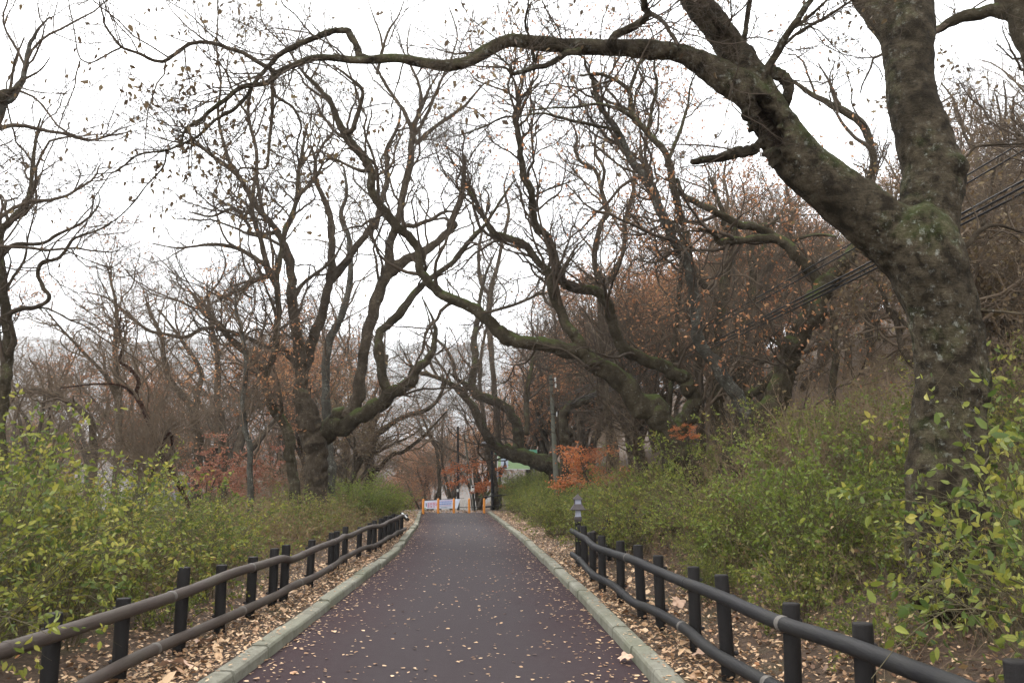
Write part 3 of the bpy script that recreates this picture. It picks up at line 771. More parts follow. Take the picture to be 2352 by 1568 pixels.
# --- large oak on the left of the path
traced_tree('spreading_oak', 'large grey oak left of the path with low mossy limb curving right', [
 ("7:2090,420,185 2095,200,172 2092,0,172 4:2085,1430,182 2060,1350,186 2030,1230,160 1990,1080,116 1990,900,100 1960,700,90 1930,500,80 1920,350,72 1910,230,66 1880,120,58 1840,60,52 1:1830,1530,52 1740,1420,48 1680,1330,46 1600,1200,40 1530,1120,36 1420,1040,28 1280,920,18 1180,800,9", 26, 25),
 ("4:2000,960,80 2030,880,86 2060,780,92 2110,650,80 2150,480,66 2180,330,60 2190,130,58 2180,0,54 1:2190,1540,52 2170,1400,46 2090,1200,36 2080,1060,28 2050,960,16", 26, 27),
 ("4:2070,1440,150 2120,1400,160 2180,1330,152 2250,1250,142 5:0,1330,136 150,1250,130 280,1180,122 380,1100,110 480,1030,90 520,950,74 600,890,60 640,790,46 645,700,36 620,600,20 560,480,8", 26, 24.5),
 ("5:60,1270,110 130,1160,100 160,950,84 190,780,86 230,600,92 280,430,88 330,290,78 350,130,66 380,20,60 2:390,1480,56 430,1300,54 480,1080,54 490,950,50 510,820,42 560,700,30 600,600,20 680,460,10", 25.6, 26.6),
 ("5:310,360,84 380,290,84 440,240,78 560,180,66 700,80,58 770,0,56 2:740,1480,56 800,1350,48 830,1200,42 835,1030,34", 26, 27),
 ("5:330,1130,78 290,960,74 270,800,70 290,700,66 400,600,68 480,490,60 560,400,52 680,310,46 800,200,40 880,100,36 960,20,30 2:1000,1450,26 1080,1320,22 1180,1180,12", 25.2, 24),
 ("4:2180,380,50 2250,280,62 2311,210,58 5:80,205,54 180,80,50 240,-20,48 2:250,1500,46 300,1300,42 330,1180,40 320,1000,32 400,830,22 420,700,12", 26.4, 27.5),
 ("2:490,850,36 440,740,32 400,680,30 330,580,26 270,480,20 200,380,10", 26.5, 26.5),
 ("4:1960,940,54 1920,860,48 1870,820,44 1750,800,40 1600,730,34 1480,690,32 1360,680,30 1220,740,28 1100,720,26 970,690,24 850,590,20 760,520,17 680,470,14 540,440,8", 25.8, 23.5),
 ("4:1850,40,40 1750,60,36 1640,50,32 1:1650,1500,28 1540,1380,24 1400,1430,18 1250,1400,12", 25.6, 24.6),
 ("2:430,1480,40 500,1490,38 600,1460,34 700,1400,22 760,1400,14", 25.8, 25.5),
 ("2:262,490,26 280,400,25 300,320,23 340,200,18 400,110,12 450,-20,8", 26.5, 27), ("2:300,330,20 280,220,16 240,120,12 200,0,8", 26.8, 27.5),
 ("2:500,900,36 570,800,30 640,640,25 700,500,19 760,360,15 790,220,12 740,60,8", 26.6, 27.5), ("2:520,950,40 620,860,34 760,760,27 860,680,21 960,560,14 1060,520,8", 26.6, 26),
 ("2:560,700,26 540,560,22 480,420,17 460,300,12 480,160,8", 26.6, 26.2),
 ("1:1530,1120,28 1480,960,26 1440,760,23 1460,540,18 1430,320,14 1440,100,10 1430,-40,6", 25.2, 26), ("1:1740,1420,34 1700,1200,30 1690,980,27 1640,760,22 1660,560,16 1600,400,8", 25, 25.6),
 ("1:1420,1040,26 1300,960,19 1120,930,13 960,880,7", 25, 24), ("1:1640,760,20 1560,640,17 1500,480,13 1520,300,9", 25.4, 25.6),
 ("1:2080,1060,26 2130,960,22 2200,860,17 2180,700,12 2100,620,8", 26.8, 26.6), ("4:1930,500,40 1990,400,34 2060,340,28 2200,230,20 5:60,60,10", 25.4, 26.2)],
 ['bark', 'bark', 'bark_moss', 'bark', 'bark', 'bark_moss', 'bark'], P4(190, 1200, 5200, 14000, 1.0), 24, sides=(20, 12))

traced_tree('slender_tree', 'slender greenish tree splitting in two just left of the large grey oak', [
 ("7:1985,480,95 1960,400,90 1940,250,86 1910,100,84 4:1920,1500,84 1890,1350,82 1820,1230,74 1770,1120,62 1750,1010,56 1765,950,54 1810,870,54 1830,700,50 1840,550,48 1830,400,46 1845,250,44 1870,100,40 1890,0,38 1:1900,1480,38 1960,1320,36 1970,1130,32 2000,1000,28 2010,900,16", 24, 23.5),
 ("4:1760,970,56 1740,950,54 1640,860,52 1530,760,50 1420,640,46 1330,560,42 1280,460,28", 24, 23.4),
 ("4:1835,400,34 1800,340,40 1730,350,38 1580,430,32 1450,490,20", 24, 23),
 ("4:1830,420,30 1780,330,44 1740,260,42 1650,200,38 1550,150,32 1400,130,26 1180,150,16 1000,120,8", 23.8, 22.8),
 ("1:1960,1310,30 2050,1210,28 2110,1130,24 2150,1000,14", 23.5, 23.8),
 ("4:1820,350,46 1760,250,44 1720,100,40 1690,0,38 1:1660,1370,34 1680,1200,26 1690,1130,16", 23.8, 24.4),
 ("4:1850,1260,34 1860,1180,28 1840,1040,16", 23.8, 23.6)],
 ['bark_moss', 'bark'], P4(110, 700, 3000, 8000, .95), 25)

# --- leaning tree on the bank beyond the bollards
traced_tree('leaning_bank_tree', 'squat mossy tree lying almost flat over the bank beyond the orange bollards', [
 ("5:1450,1620,130 1330,1560,125 1200,1530,110 1080,1490,92 1010,1420,78 960,1340,68 900,1210,58 820,1110,52 770,1060,46 640,1000,34 540,970,24 470,900,16 430,820,7", 44, 42),
 ("5:1190,1480,105 1180,1320,88 1120,1220,80 1020,1160,78 930,1130,74 890,1060,66 910,900,56 900,770,52 920,650,42 930,560,34 960,400,24 1010,250,16 1080,100,7", 44.5, 45),
 ("5:840,1100,40 870,1060,38 780,1010,32 760,900,28 700,800,25 630,720,20 600,600,13 560,480,6", 43, 42),
 ("5:1200,1530,60 1140,1500,64 1120,1460,60", 44, 44)],
 ['bark_moss'], P4(80, 520, 2200, 5500, 1.2, r=(.03, .015, .009, .006)), 26)
traced_tree('bent_tree', 'thick dark trunk bending sharply right behind the grey concrete pole', [
 ("5:1505,1450,90 1500,1370,76 1490,1270,66 1530,1200,64 1600,1170,62 1680,1130,52 1750,1040,40 1800,900,30 1820,760,20", 36, 35),
 ("5:1250,1380,50 1250,1200,44 1260,1050,40 1290,900,34 1340,760,24", 38, 39)],
 ['bark_moss'], P4(60, 400, 1700, 4500, 1.0, r=(.028, .014, .008, .005)), 27)
traced_tree('burred_tree', 'short dark trunk with a swollen burr just left of the overhanging oak', [
 ("5:2010,1560,100 1980,1430,90 1960,1330,78 1940,1230,90 1930,1190,60 1900,1050,40 1880,900,30", 22, 22),
 ("5:1940,1200,50 1860,1180,46 1780,1150,40 1740,1100,30 1720,900,22", 22, 22.5)],
 ['bark'], P4(50, 320, 1300, 3600, .9), 28)

# --- trees at the left edge
traced_tree('edge_tree', 'tall tree at the left picture edge with a zigzag side branch', [
 ("4:10,1700,96 10,1250,92 40,950,90 50,750,86 25,500,76 10,350,70 0,200,64 10,50,60 1:60,1480,54 160,1360,46 200,1250,40 220,1050,30 240,900,22 270,780,12", 12.5, 12.8),
 ("4:55,850,44 90,760,42 60,600,38 130,555,36 230,545,33 320,490,32 285,400,31 250,330,30 280,250,29 380,225,26 430,170,24 490,90,21 600,50,17 700,10,14 1:740,1460,10", 12.5, 11.6),
 ("4:15,200,40 100,130,34 280,120,28 380,60,24 520,0,20 1:620,1400,14 660,1330,11 650,1270,6", 12.5, 12),
 ("4:10,500,30 80,360,24 160,230,20 190,60,14 1:260,1300,8", 12.6, 13)],
 ['bark_moss', 'bark'], P4(38, 240, 1000, 2700, .8), 29)
traced_tree('corner_tree', 'half seen grey tree leaning in from the left edge with a mossy broken stub', [
 ("4:-700,1500,150 -500,900,130 -300,300,110 1:-140,1100,84 -20,760,66 80,650,56 150,520,44 180,380,36 210,270,30 250,200,22 330,110,12", 11, 11.4),
 ("1:-60,660,100 20,625,80 60,605,50 130,570,16", 11.3, 11.2),
 ("1:-20,840,40 60,620,26 100,400,18 160,250,10", 11.3, 11.8),
 ("1:130,540,22 260,470,14 330,380,8", 11.3, 11.4)],
 ['bark_pale', 'bark_moss', 'bark'], P4(34, 220, 950, 2600, .8), 30)
traced_tree('far_right_tree', 'dark mossy trunk cut off by the top right corner of the view', [
 ("3:3000,2600,300 2800,1500,290 2560,700,280 2400,300,260 2290,60,250 2230,-200,240", 9, 9.2),
 ("3:2370,180,120 2260,100,112 2130,80,104 1980,100,96 1850,140,80 1730,195,60 1640,260,30", 9, 9.6)],
 ['bark_moss'], P4(40, 260, 1100, 3000, .7), 31)

# --- mid-ground trees with a traced stem each
MID = [
 ('russet_oak', 'tall oak flecked with russet leaves rising behind the crooked oak', [("5:1790,1250,60 1760,1000,56 1740,700,52 1730,450,48 1700,200,44 1740,0,42 2:1780,1400,40 1740,1250,36 1700,1120,32 1620,1080,28 1570,1000,25 1580,900,20 1540,800,12", 27, 28),
   ("5:1735,500,40 1800,350,40 1880,200,38 1900,60,36 2:1900,1450,36 1950,1280,32 1960,1150,26 1980,1000,19 2060,930,10", 27, 27), ("2:1740,1260,30 1760,1130,26 1700,1000,24 1710,900,18 1760,800,10", 27.4, 27)], 'bark', 1.1),
 ('level_branched_oak', 'slender oak with level russet flecked branches left of the crooked oak', [("5:1060,1300,50 1030,1000,46 1000,700,44 1010,450,40 1060,250,36 1090,120,30 2:1130,1400,24 1100,1250,16 1140,1100,9", 58, 59), ("5:1010,480,34 940,350,30 930,200,26 950,60,20 2:960,1500,12", 58, 58)], 'bark', 1.3),
 ('twin_stemmed_tree', 'pale twin stemmed tree half way between the left edge and the large oak', [("7:1310,60,76 1310,-60,72 4:1290,1350,62 1270,1200,58 1200,1120,52 1130,1030,46 1090,900,42 1060,720,36 1000,600,26 960,480,14", 30, 30), ("4:1285,1260,48 1310,1100,44 1330,980,38 1250,830,30 1150,690,22 1050,560,12", 30, 31)], 'bark', .9),
 ('straight_tree', 'straight grey tree rising behind the twin stemmed one', [("7:1480,40,62 4:1470,1500,60 1470,1320,58 1440,1150,54 1440,930,46 1420,750,36 1380,560,26 1370,380,14", 34, 35)], 'bark', 1.0),
 ('thin_brown_tree', 'thin orange brown trunk standing alone in the weeds left of the large oak', [("7:1655,380,52 1650,200,50 1645,0,48 4:1620,1350,44 1600,1180,42 1625,950,36 1600,720,30 1560,560,22 1550,400,12", 22, 22)], 'bark_pale', .7),
 ('red_barked_tree', 'crooked red brown sapling leaning left above the green bushes', [("7:1250,400,40 1130,160,40 1040,20,38 4:1000,1350,38 950,1220,36 900,1120,34 915,1030,30 860,950,28 790,900,26 810,800,22 790,720,16 800,560,9", 17, 16.4), ("4:890,1130,24 800,1060,20 640,1050,15 400,1075,8", 16.8, 16)], 'bark_red', .7),
 ('propped_sapling', 'dark crooked sapling crossing the red leaves left of the weeds', [("7:1010,160,30 1040,50,30 4:1120,1380,30 1140,1480,12", 16.6, 16.8)], 'bark_red', .5),
 ('dark_stemmed_tree', 'dark stemmed tree in the brown thicket on the left', [("7:775,100,56 4:775,1500,54 790,1250,50 760,900,42 770,600,30 740,400,20 700,250,10", 24, 25), ("4:770,1150,36 700,1000,30 560,850,24 420,700,18 300,560,10", 24.4, 24)], 'bark', .8),
 ('arched_tree', 'low tree arching to the left in the far left thicket', [("4:620,1560,60 600,1300,58 520,1220,54 400,1140,48 250,1090,40 120,1110,24 60,1200,12", 28, 27)], 'bark', .9),
 ('tall_pale_tree', 'tall pale tree close behind the right side of the large oak', [("7:2190,150,70 4:2165,1450,70 2150,1200,68 2150,900,66 2200,700,62 2270,560,56 2311,350,48 1:2311,1600,40 5:20,-60,40 2:60,1300,30 40,1100,16", 31, 32)], 'bark_pale', 1.0),
 ('wide_armed_tree', 'wide tree with long level arms below the large oak limb', [("9:200,260,80 215,100,76 5:215,1480,70 230,1330,62 280,1180,46 300,1000,36 330,860,24", 40, 40), ("5:200,1420,52 330,1330,46 470,1250,40 620,1200,32 700,1080,22 740,950,12", 40, 38), ("9:260,160,40 360,60,34 5:430,1500,30 560,1400,24 720,1230,12", 40, 39)], 'bark', 1.1),
 ('valley_tree', 'thin forked tree standing just behind the banner', [("9:672,340,34 670,230,32 665,110,30 650,20,26 5:610,1390,22 560,1260,16 520,1150,10", 60, 60), ("9:740,340,24 720,220,22 690,110,18 5:690,1430,14 700,1250,9", 60, 61), ("9:670,200,18 690,80,16 640,-30,14 5:580,1420,10", 60, 59)], 'bark', 1.3),
 ('pole_side_tree', 'dark trunk right behind the black lamp post', [("9:1040,300,56 1020,150,54 990,70,50 5:985,1450,46 970,1300,40 940,1000,32 960,800,24 1010,560,16 1030,400,9", 47, 48)], 'bark', 1.1),
 ('upright_tree', 'upright dark tree right of centre with a long bare stem', [("6:440,1450,84 435,1150,82 430,1000,80 470,700,76 500,500,70 520,320,66 500,150,60 560,20,50 3:640,1480,40 720,1380,24", 24, 24.6), ("6:515,300,50 580,170,40 640,40,30 3:660,1450,16", 24.4, 25)], 'bark_moss', .9),
 ('bare_snag', 'bleached straight trunk with bark peeling beside the upright dark tree', [("6:395,1200,46 390,900,46 400,600,44 405,380,40 400,180,36 390,50,26", 25, 25)], 'bark_pale', .7),
 ('bulging_tree', 'mossy tree with a swollen kink in its stem right of centre', [("6:300,1250,86 290,950,82 285,750,80 310,550,76 330,400,74 370,200,70 400,20,60 3:330,1500,50 320,1400,40 240,1180,26", 21, 21.4), ("6:300,520,60 200,400,54 120,300,50 70,100,46 5:2180,1400,40", 21, 20.5)], 'bark_moss', .9),
 ('kinked_tree', 'dark tree with a knee shaped bulge left of the bulging mossy tree', [("6:160,900,70 150,700,76 110,600,104 110,510,96 135,420,80 100,260,74 30,180,72 -20,60,66 2:2150,1450,56 2060,1250,44 2000,1000,30", 20, 20)], 'bark', .9),
 ('slope_tree', 'slim tree on the brown slope between the V stemmed tree and the big trunk', [("6:1040,1150,60 1060,900,58 1060,700,56 1050,500,50 1100,350,40 1160,230,24", 23, 23.5), ("6:1070,620,36 1110,540,32 1180,450,24 1300,300,12", 23, 23)], 'bark_moss', .8),
]
for q, (nm, lb, lm, bk, sc) in enumerate(MID):
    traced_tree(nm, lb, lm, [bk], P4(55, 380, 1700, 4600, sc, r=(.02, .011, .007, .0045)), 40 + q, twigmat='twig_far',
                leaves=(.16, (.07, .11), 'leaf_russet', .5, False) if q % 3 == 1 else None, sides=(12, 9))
#WOODS
# ------------------------------------------------------------------ generated woodland trees (copied)
def wood_tree(name, seed, H, leaf=None, lean=.12, crook=.16):
    rng = np.random.default_rng(seed)
    root = bpy.data.objects.new(name, None); COL.objects.link(root); root.empty_display_size = .3
    P0, R0 = grow(np.array([[0, 0, -.4]]), np.array([[rng.normal() * lean, rng.normal() * lean, 1.]]), H * .42, np.array([.021 * H]), 14, crook * .7, .1, rng, .62)
    R0[:, 0] *= 1.4; R0[:, 1] *= 1.12
    P1, R1 = sprout(P0, R0, 7, (H * .42, H * .62), (.25, .95), .013 * H, 14, crook, .08, rng, t0=.4, rr=.72, rend=.2, lenscale=False)
    mb = MB(); tubes(mb, P0, R0, 10); tubes(mb, P1, R1, 8); t = mb.build('trunk', M['bark'], root)
    lv = levels(P1, R1, [dict(n=60, L=(H * .16, H * .3), r=.0045 * H, seg=8, k=5, up=.05, sig=.2, t0=.15), dict(n=460, L=(H * .07, H * .15), r=.0022 * H, seg=6, k=3, up=.04, sig=.2),
                         dict(n=2400, L=(.45, 1.0), r=.011, seg=4, k=3, up=.03), dict(n=6500, L=(.3, .65), r=.0065, seg=2, k=3, up=.03)], rng)
    mb = MB()
    for P, R, k in lv: tubes(mb, P, R, k)
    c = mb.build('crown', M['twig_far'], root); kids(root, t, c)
    if leaf:
        mat, per, sz = leaf
        pts = np.concatenate([lv[-1][0][:, -1], lv[-1][0][:, 1], lv[-2][0][:, -1]]); pts = pts[rng.random(len(pts)) < per]
        f = np.sin(pts[:, 0] * 1.3) + np.sin(pts[:, 1] * 1.1 + 2) + np.sin(pts[:, 2] * 1.6)
        pts = pts[rng.random(len(pts)) < np.clip(.6 + .3 * f, .1, 1)]
        ax = rng.normal(size=pts.shape); ax[:, 2] -= .4
        mb = MB(); leaf_mesh(mb, pts, ax, rng.uniform(sz * .7, sz * 1.3, len(pts)), rng, full=False, wid=.6); l = mb.build('leaves', M[mat], root); kids(root, l)
    return root
PROTO = {'bare': [wood_tree('bare_tree', 101 + i, 15) for i in range(4)],
         'russet': [wood_tree('russet_tree', 111 + i, 14, ('leaf_russet', .85, .13)) for i in range(3)],
         'brown': [wood_tree('brown_leaved_tree', 121 + i, 11, ('leaf_dead', .5, .12), crook=.2) for i in range(2)]}
used = set()
def put(proto, x, y, s, rz, label, cat, group, dz=-.1):
    o = proto if proto.name not in used else copy_tree(proto)
    used.add(proto.name)
    o.location = (x, y, float(zt(x, y)) + dz); o.scale = (s, s, s); o.rotation_euler = (0, 0, rz)
    tag(o, label, cat, group); return o
REG = [
 (14, (.52, .82), (13, 36), ('bare', 'bare', 'brown'), 'bare grey tree on the bank at the right edge behind the big trunk', 'bare trees at the right edge', (.5, .8)),  # name, count, x range as fraction of half view, depth range, kinds, label, group, size
 (17, (-.74, -.16), (36, 66), ('bare', 'bare', 'brown', 'russet'), 'bare grey brown tree in the crowded wood beyond the left undergrowth', 'woodland trees left of the path', (.75, 1.15)),
 (15, (-.66, -.08), (66, 125), ('bare', 'russet', 'brown', 'russet'), 'hazy twiggy tree down in the valley wood on the left', 'valley trees on the left', (.9, 1.3)),
 (8, (-.17, .06), (58, 100), ('bare', 'russet', 'russet'), 'hazy slim tree in the valley beyond the bollards', 'valley trees beyond the bollards', (.8, 1.2)),
 (18, (.02, .30), (42, 85), ('russet', 'russet', 'bare'), 'rust leaved tree crowding the slope behind the concrete pole', 'russet trees behind the concrete pole', (.8, 1.25)),
 (17, (.14, .60), (30, 62), ('russet', 'bare', 'brown', 'russet'), 'rust leaved or bare tree on the brown slope at the right', 'woodland trees on the right slope', (.7, 1.1)),
 (18, (.3, .85), (60, 120), ('bare', 'bare', 'russet'), 'small distant bare tree high on the right hillside', 'hilltop trees on the right', (.7, 1.0)),
]
rw = np.random.default_rng(79)
for cnt, fx, dr, kinds, lb, gp, sr in REG:
    placed = []
    tries = 0
    while len(placed) < cnt and tries < 4000:
        tries += 1
        y = rw.uniform(*dr); x = rw.uniform(*fx) * y
        if float(xl(y)) - 2.2 < x < float(xr(y)) + 2.2: continue
        if any((x - a) ** 2 + (y - b_) ** 2 < 7 for a, b_ in placed): continue
        placed.append((x, y))
        k = kinds[rw.integers(len(kinds))]
        put(PROTO[k][rw.integers(len(PROTO[k]))], x, y, rw.uniform(*sr), rw.uniform(0, 6.28), lb, 'tree', gp)

# ------------------------------------------------------------------ shrubs
def shrub(name, seed, H, rad, nst, nside, per, size, leaf, stem='stem', full=True, grav=.22, spread=.8, wid=.5, leaf_t0=.15, droop=.15):
    rng = np.random.default_rng(seed)
    root = bpy.data.objects.new(name, None); COL.objects.link(root); root.empty_display_size = .2
    a = rng.uniform(0, 6.28, nst); r = rad * .35 * np.sqrt(rng.random(nst))
    p = np.stack([r * np.cos(a), r * np.sin(a), np.full(nst, -.08)], -1)
    tilt = rng.uniform(.05, spread, nst)
    d = np.stack([np.cos(a + rng.normal(size=nst) * .5) * tilt, np.sin(a + rng.normal(size=nst) * .5) * tilt, np.ones(nst)], -1)
    P0, R0 = grow(p, d, rng.uniform(.6, 1.25, nst) * H, np.full(nst, .007), 11, .09, .03, rng, .3, grav)
    P1, R1 = sprout(P0, R0, nst * nside, (.2 * H, .42 * H), (.35, 1.1), .0035, 6, .13, .05, rng, t0=.2, grav=grav * .5)
    P2, R2 = sprout(P1, R1, nst * nside * 2, (.08 * H, .2 * H), (.4, 1.1), .002, 3, .15, .0, rng)
    mb = MB(); tubes(mb, P0, R0, 5); tubes(mb, P1, R1, 4); tubes(mb, P2, R2, 3); s = mb.build('stems', M[stem], root); kids(root, s)
    if per > 0:
        pts, tg, vl = [], [], []
        for P, q in ((P0, per * 1.5), (P1, per * 1.7), (P2, per * .85)):
            keep = rng.random(len(P)) < .6; Q = P[keep]; base = rng.random(len(Q))
            M_, m_ = Q.shape[:2]; n_ = int(M_ * q)
            pi = rng.integers(0, M_, n_); f = (leaf_t0 + (1 - leaf_t0) * rng.random(n_) ** .7) * (m_ - 1); ii = np.minimum(f.astype(int), m_ - 2); fr = (f - ii)[:, None]
            pts.append(Q[pi, ii] * (1 - fr) + Q[pi, ii + 1] * fr); tg.append(norm(Q[pi, ii + 1] - Q[pi, ii])); vl.append(np.clip(.55 * base[pi] + .45 * rng.random(n_), 0, 1))
        pts = np.concatenate(pts); tg = np.concatenate(tg); vl = np.concatenate(vl)
        ax = tg * .5 + rng.normal(size=tg.shape) * .6; ax[:, 2] -= droop
        mb = MB(); leaf_mesh(mb, pts, ax, rng.uniform(size * .5, size * 1.4, len(pts)), rng, full=full, wid=wid, val=vl); l = mb.build('foliage', M[leaf], root); kids(root, l)
    return root
SH = {'near': [shrub('leafy_shrub', 201 + i, 1.9, 1.1, 58, 8, 4.3, .054, 'leaf_yellowgreen', spread=.95) for i in range(3)],
      'big': [shrub('broad_leaved_shrub', 211 + i, 2.0, 1.1, 34, 6, 2.7, .078, 'leaf_yellowgreen', grav=.3, wid=.5) for i in range(2)],
      'green': [shrub('green_shrub', 221 + i, 1.5, 1.0, 54, 9, 4.2, .05, 'leaf_green', full=False) for i in range(3)],
      'lime': [shrub('lime_green_shrub', 231 + i, 1.7, 1.1, 64, 9, 5.4, .05, 'leaf_bright', full=False) for i in range(2)],
      'brown': [shrub('bare_brown_shrub', 241 + i, 2.0, 1.1, 50, 8, 1.2, .05, 'leaf_dead', stem='stem_dry', full=False, grav=.1) for i in range(2)],
      'low': [shrub('low_sapling', 251 + i, .9, .7, 26, 6, 6, .045, 'leaf_green', full=False, spread=1.0) for i in range(2)]}
rs = np.random.default_rng(88)
SPOTS = [
 ('near', -4.35, 6.1, .92, 'leafy green shrub pressing on the left rail nearest the viewer', None),
 ('near', -5.0, 7.7, 1.08, 'tall yellow green shrub behind the nearest left fence posts, at the left edge', None),
 ('near', -4.25, 7.9, .72, 'low green shrub spilling through the left rails', None),
 ('near', -5.9, 9.4, 1.12, 'tallest yellow green shrub at the left edge in front of the edge tree', None),
 ('near', -4.75, 9.5, .9, 'rounded yellow green shrub behind the left fence beside the dry weeds', None),
 ('near', -6.9, 11.6, 1.1, 'yellow green shrub under the zigzag branch at the left', None),
 ('near', -5.6, 11.8, .85, 'green shrub at the back edge of the left leafy thicket', None),
 ('near', -4.1, 4.9, .62, 'low green shrub at the lower left corner below the rail', None),
 ('near', -4.1, 11.2, .75, 'olive green shrub behind the left fence where the dry weeds begin', None),
 ('near', -4.9, 13.4, .8, 'olive shrub rising from the dry weeds in front of the thin brown trunk', None),
 ('low', -3.7, 9.2, .8, 'low sapling poking through the left fence posts', None),
 ('lime', -4.5, 30.0, .8, 'bright lime shrub where the left fence ends near the bollards', None),
 ('lime', -5.2, 29.0, 1.0, 'bright lime shrub just left of the one at the fence end', None),
 ('lime', -6.2, 31.5, .95, 'lime shrub in front of the large oak roots on its right', None),
 ('lime', -5.1, 35.5, .75, 'lime shrub beside the kerb short of the leftmost bollard', None),
 ('lime', -6.2, 39, .75, 'lime shrub at the far left corner of the path by the banner', None),
 ('big', 3.35, 4.9, .85, 'broad leaved yellow green shrub at the lower right corner', None),
 ('big', 4.3, 6.0, .88, 'broad leaved shrub in front of the big leaning trunk', None),
 ('big', 3.45, 6.3, .5, 'broad leaved shrub hiding the left side of the big trunk foot', None),
 ('big', 2.95, 3.9, .72, 'broad leaved shrub hanging over the right rail at the frame edge', None),
 ('big', 5.2, 7.9, 1.0, 'tall leafy shrub right of the big leaning trunk', None),
 ('big', 6.2, 9.4, 1.1, 'tall leafy shrub behind the big leaning trunk at the right edge', None),
 ('green', 2.2, 15.6, .9, 'green shrub around the small garden lantern', None),
 ('green', 1.75, 17.6, .8, 'green shrub beside the right kerb just beyond the lantern', None),
]
for kk, x, y, s, lb, gp in SPOTS:
    put(SH[kk][rs.integers(len(SH[kk]))], x, y, s, rs.uniform(0, 6.28), lb, 'shrub', gp, dz=0)
FILL = [
 (('brown', 'brown', 'low'), 40, (2.2, 34), (50, 108), 1, (.9, 1.7), 'brown brush on the bank beyond the bollards', 'brush beyond the bollards on the right'),
 (('brown',), 20, (1.5, 24), (54, 88), -1, (.9, 1.6), 'brown brush on the falling ground left beyond the bollards', 'brush beyond the bollards on the left'),
 (('lime', 'green', 'brown', 'near', 'brown'), 11, (4.2, 8.5), (11.5, 18), 1, (.8, 1.2), 'tall yellow green shrub high on the bank between the mossy trunks and the big tree', 'tall green shrubs high on the bank'),
 (('near', 'green', 'low'), 9, (1.35, 3.6), (10, 15.5), 1, (.4, .7), 'low olive shrub just behind the far half of the right fence', 'low shrubs behind the right fence'),  # kind list, count, d-range from road edge, y-range, side, size, label, group
 (('green', 'lime', 'green'), 16, (.9, 2.6), (20, 43), 1, (.55, .9), 'green shrub on the bank right of the kerb before the bollards', 'green shrubs along the right bank'),
 (('green', 'near', 'lime', 'brown', 'brown', 'green'), 30, (2.0, 6.4), (9.5, 22), 1, (.45, 1.15), 'green leafy shrub on the right slope between fence and mossy oaks', 'green shrubs on the right slope'),
 (('lime', 'green', 'near', 'brown'), 16, (3.5, 9), (16, 26), 1, (.6, .95), 'yellow green shrub around the feet of the mossy oaks', 'shrubs under the mossy oaks'),
 (('brown', 'brown', 'low'), 38, (11, 34), (15, 48), 1, (.8, 1.5), 'twiggy brown shrub on the slope at the right', 'bare brown shrubs on the right slope'),
 (('brown',), 36, (4, 26), (24, 58), -1, (.8, 1.25), 'twiggy brown shrub in the thicket left of the path', 'bare brown shrubs left of the path'),
 (('low',), 16, (1.7, 4.2), (6.5, 12), 1, (.6, 1.0), 'small green sapling among the fallen leaves behind the right fence', 'saplings behind the right fence'),
 (('low', 'green'), 10, (2.3, 6), (11, 24), -1, (.6, .9), 'small green shrub among the dry weeds behind the left fence', 'green shrubs among the left weeds'),
 (('green', 'lime'), 12, (-.5, 5), (44, 52), 1, (.8, 1.3), 'green shrub on the bank below the picture board', 'green shrubs around the board'),
]
for kinds, cnt, dr, yr_, sd, sr, lb, gp in FILL:
    for q in range(cnt):
        y = rs.uniform(*yr_); d = rs.uniform(*dr)
        if yr_[0] == 44: d = max(d, 2.0)
        x = float(xl(y)) - d if sd < 0 else float(xr(y)) + d
        kk = kinds[rs.integers(len(kinds))]
        put(SH[kk][rs.integers(len(SH[kk]))], x, y, rs.uniform(*sr), rs.uniform(0, 6.28), lb, 'shrub', gp, dz=0)

# maples with orange and red leaves: flat layered sprays
def maple(name, seed, H, mat, per):
    rng = np.random.default_rng(seed)
    root = bpy.data.objects.new(name, None); COL.objects.link(root)
    P0, R0 = grow(np.zeros((2, 3)) + rng.normal(size=(2, 3)) * .05, np.array([[.1, 0, 1.], [-.2, .1, 1.]]), H * .8, np.array([.03, .025]), 10, .1, .05, rng, .4)
    P1, R1 = sprout(P0, R0, 16, (H * .35, H * .6), (1.0, 1.5), .014, 8, .1, -.02, rng, t0=.35)
    P2, R2 = sprout(P1, R1, 110, (H * .1, H * .25), (.4, 1.0), .006, 5, .1, -.02, rng)
    mb = MB(); tubes(mb, P0, R0, 7); t = mb.build('trunk', M['bark'], root)
    mb = MB(); tubes(mb, P1, R1, 5); tubes(mb, P2, R2, 4); c = mb.build('branches', M['twig'], root)
    pts, tg = along(P2, per, rng, .0); pts = pts + rng.normal(size=pts.shape) * np.array([.07, .07, .03]) * H / 3
    ax = rng.normal(size=pts.shape); ax[:, 2] *= .35
    mb = MB(); leaf_mesh(mb, pts, ax, rng.uniform(.05, .1, len(pts)) * H / 3, rng, full=False, wid=.7); l = mb.build('foliage', M[mat], root); kids(root, t, c, l)
    return root
MPO = maple('orange_maple', 301, 2.6, 'leaf_orange', 24); MPR = maple('red_maple', 302, 3.0, 'leaf_red', 15)
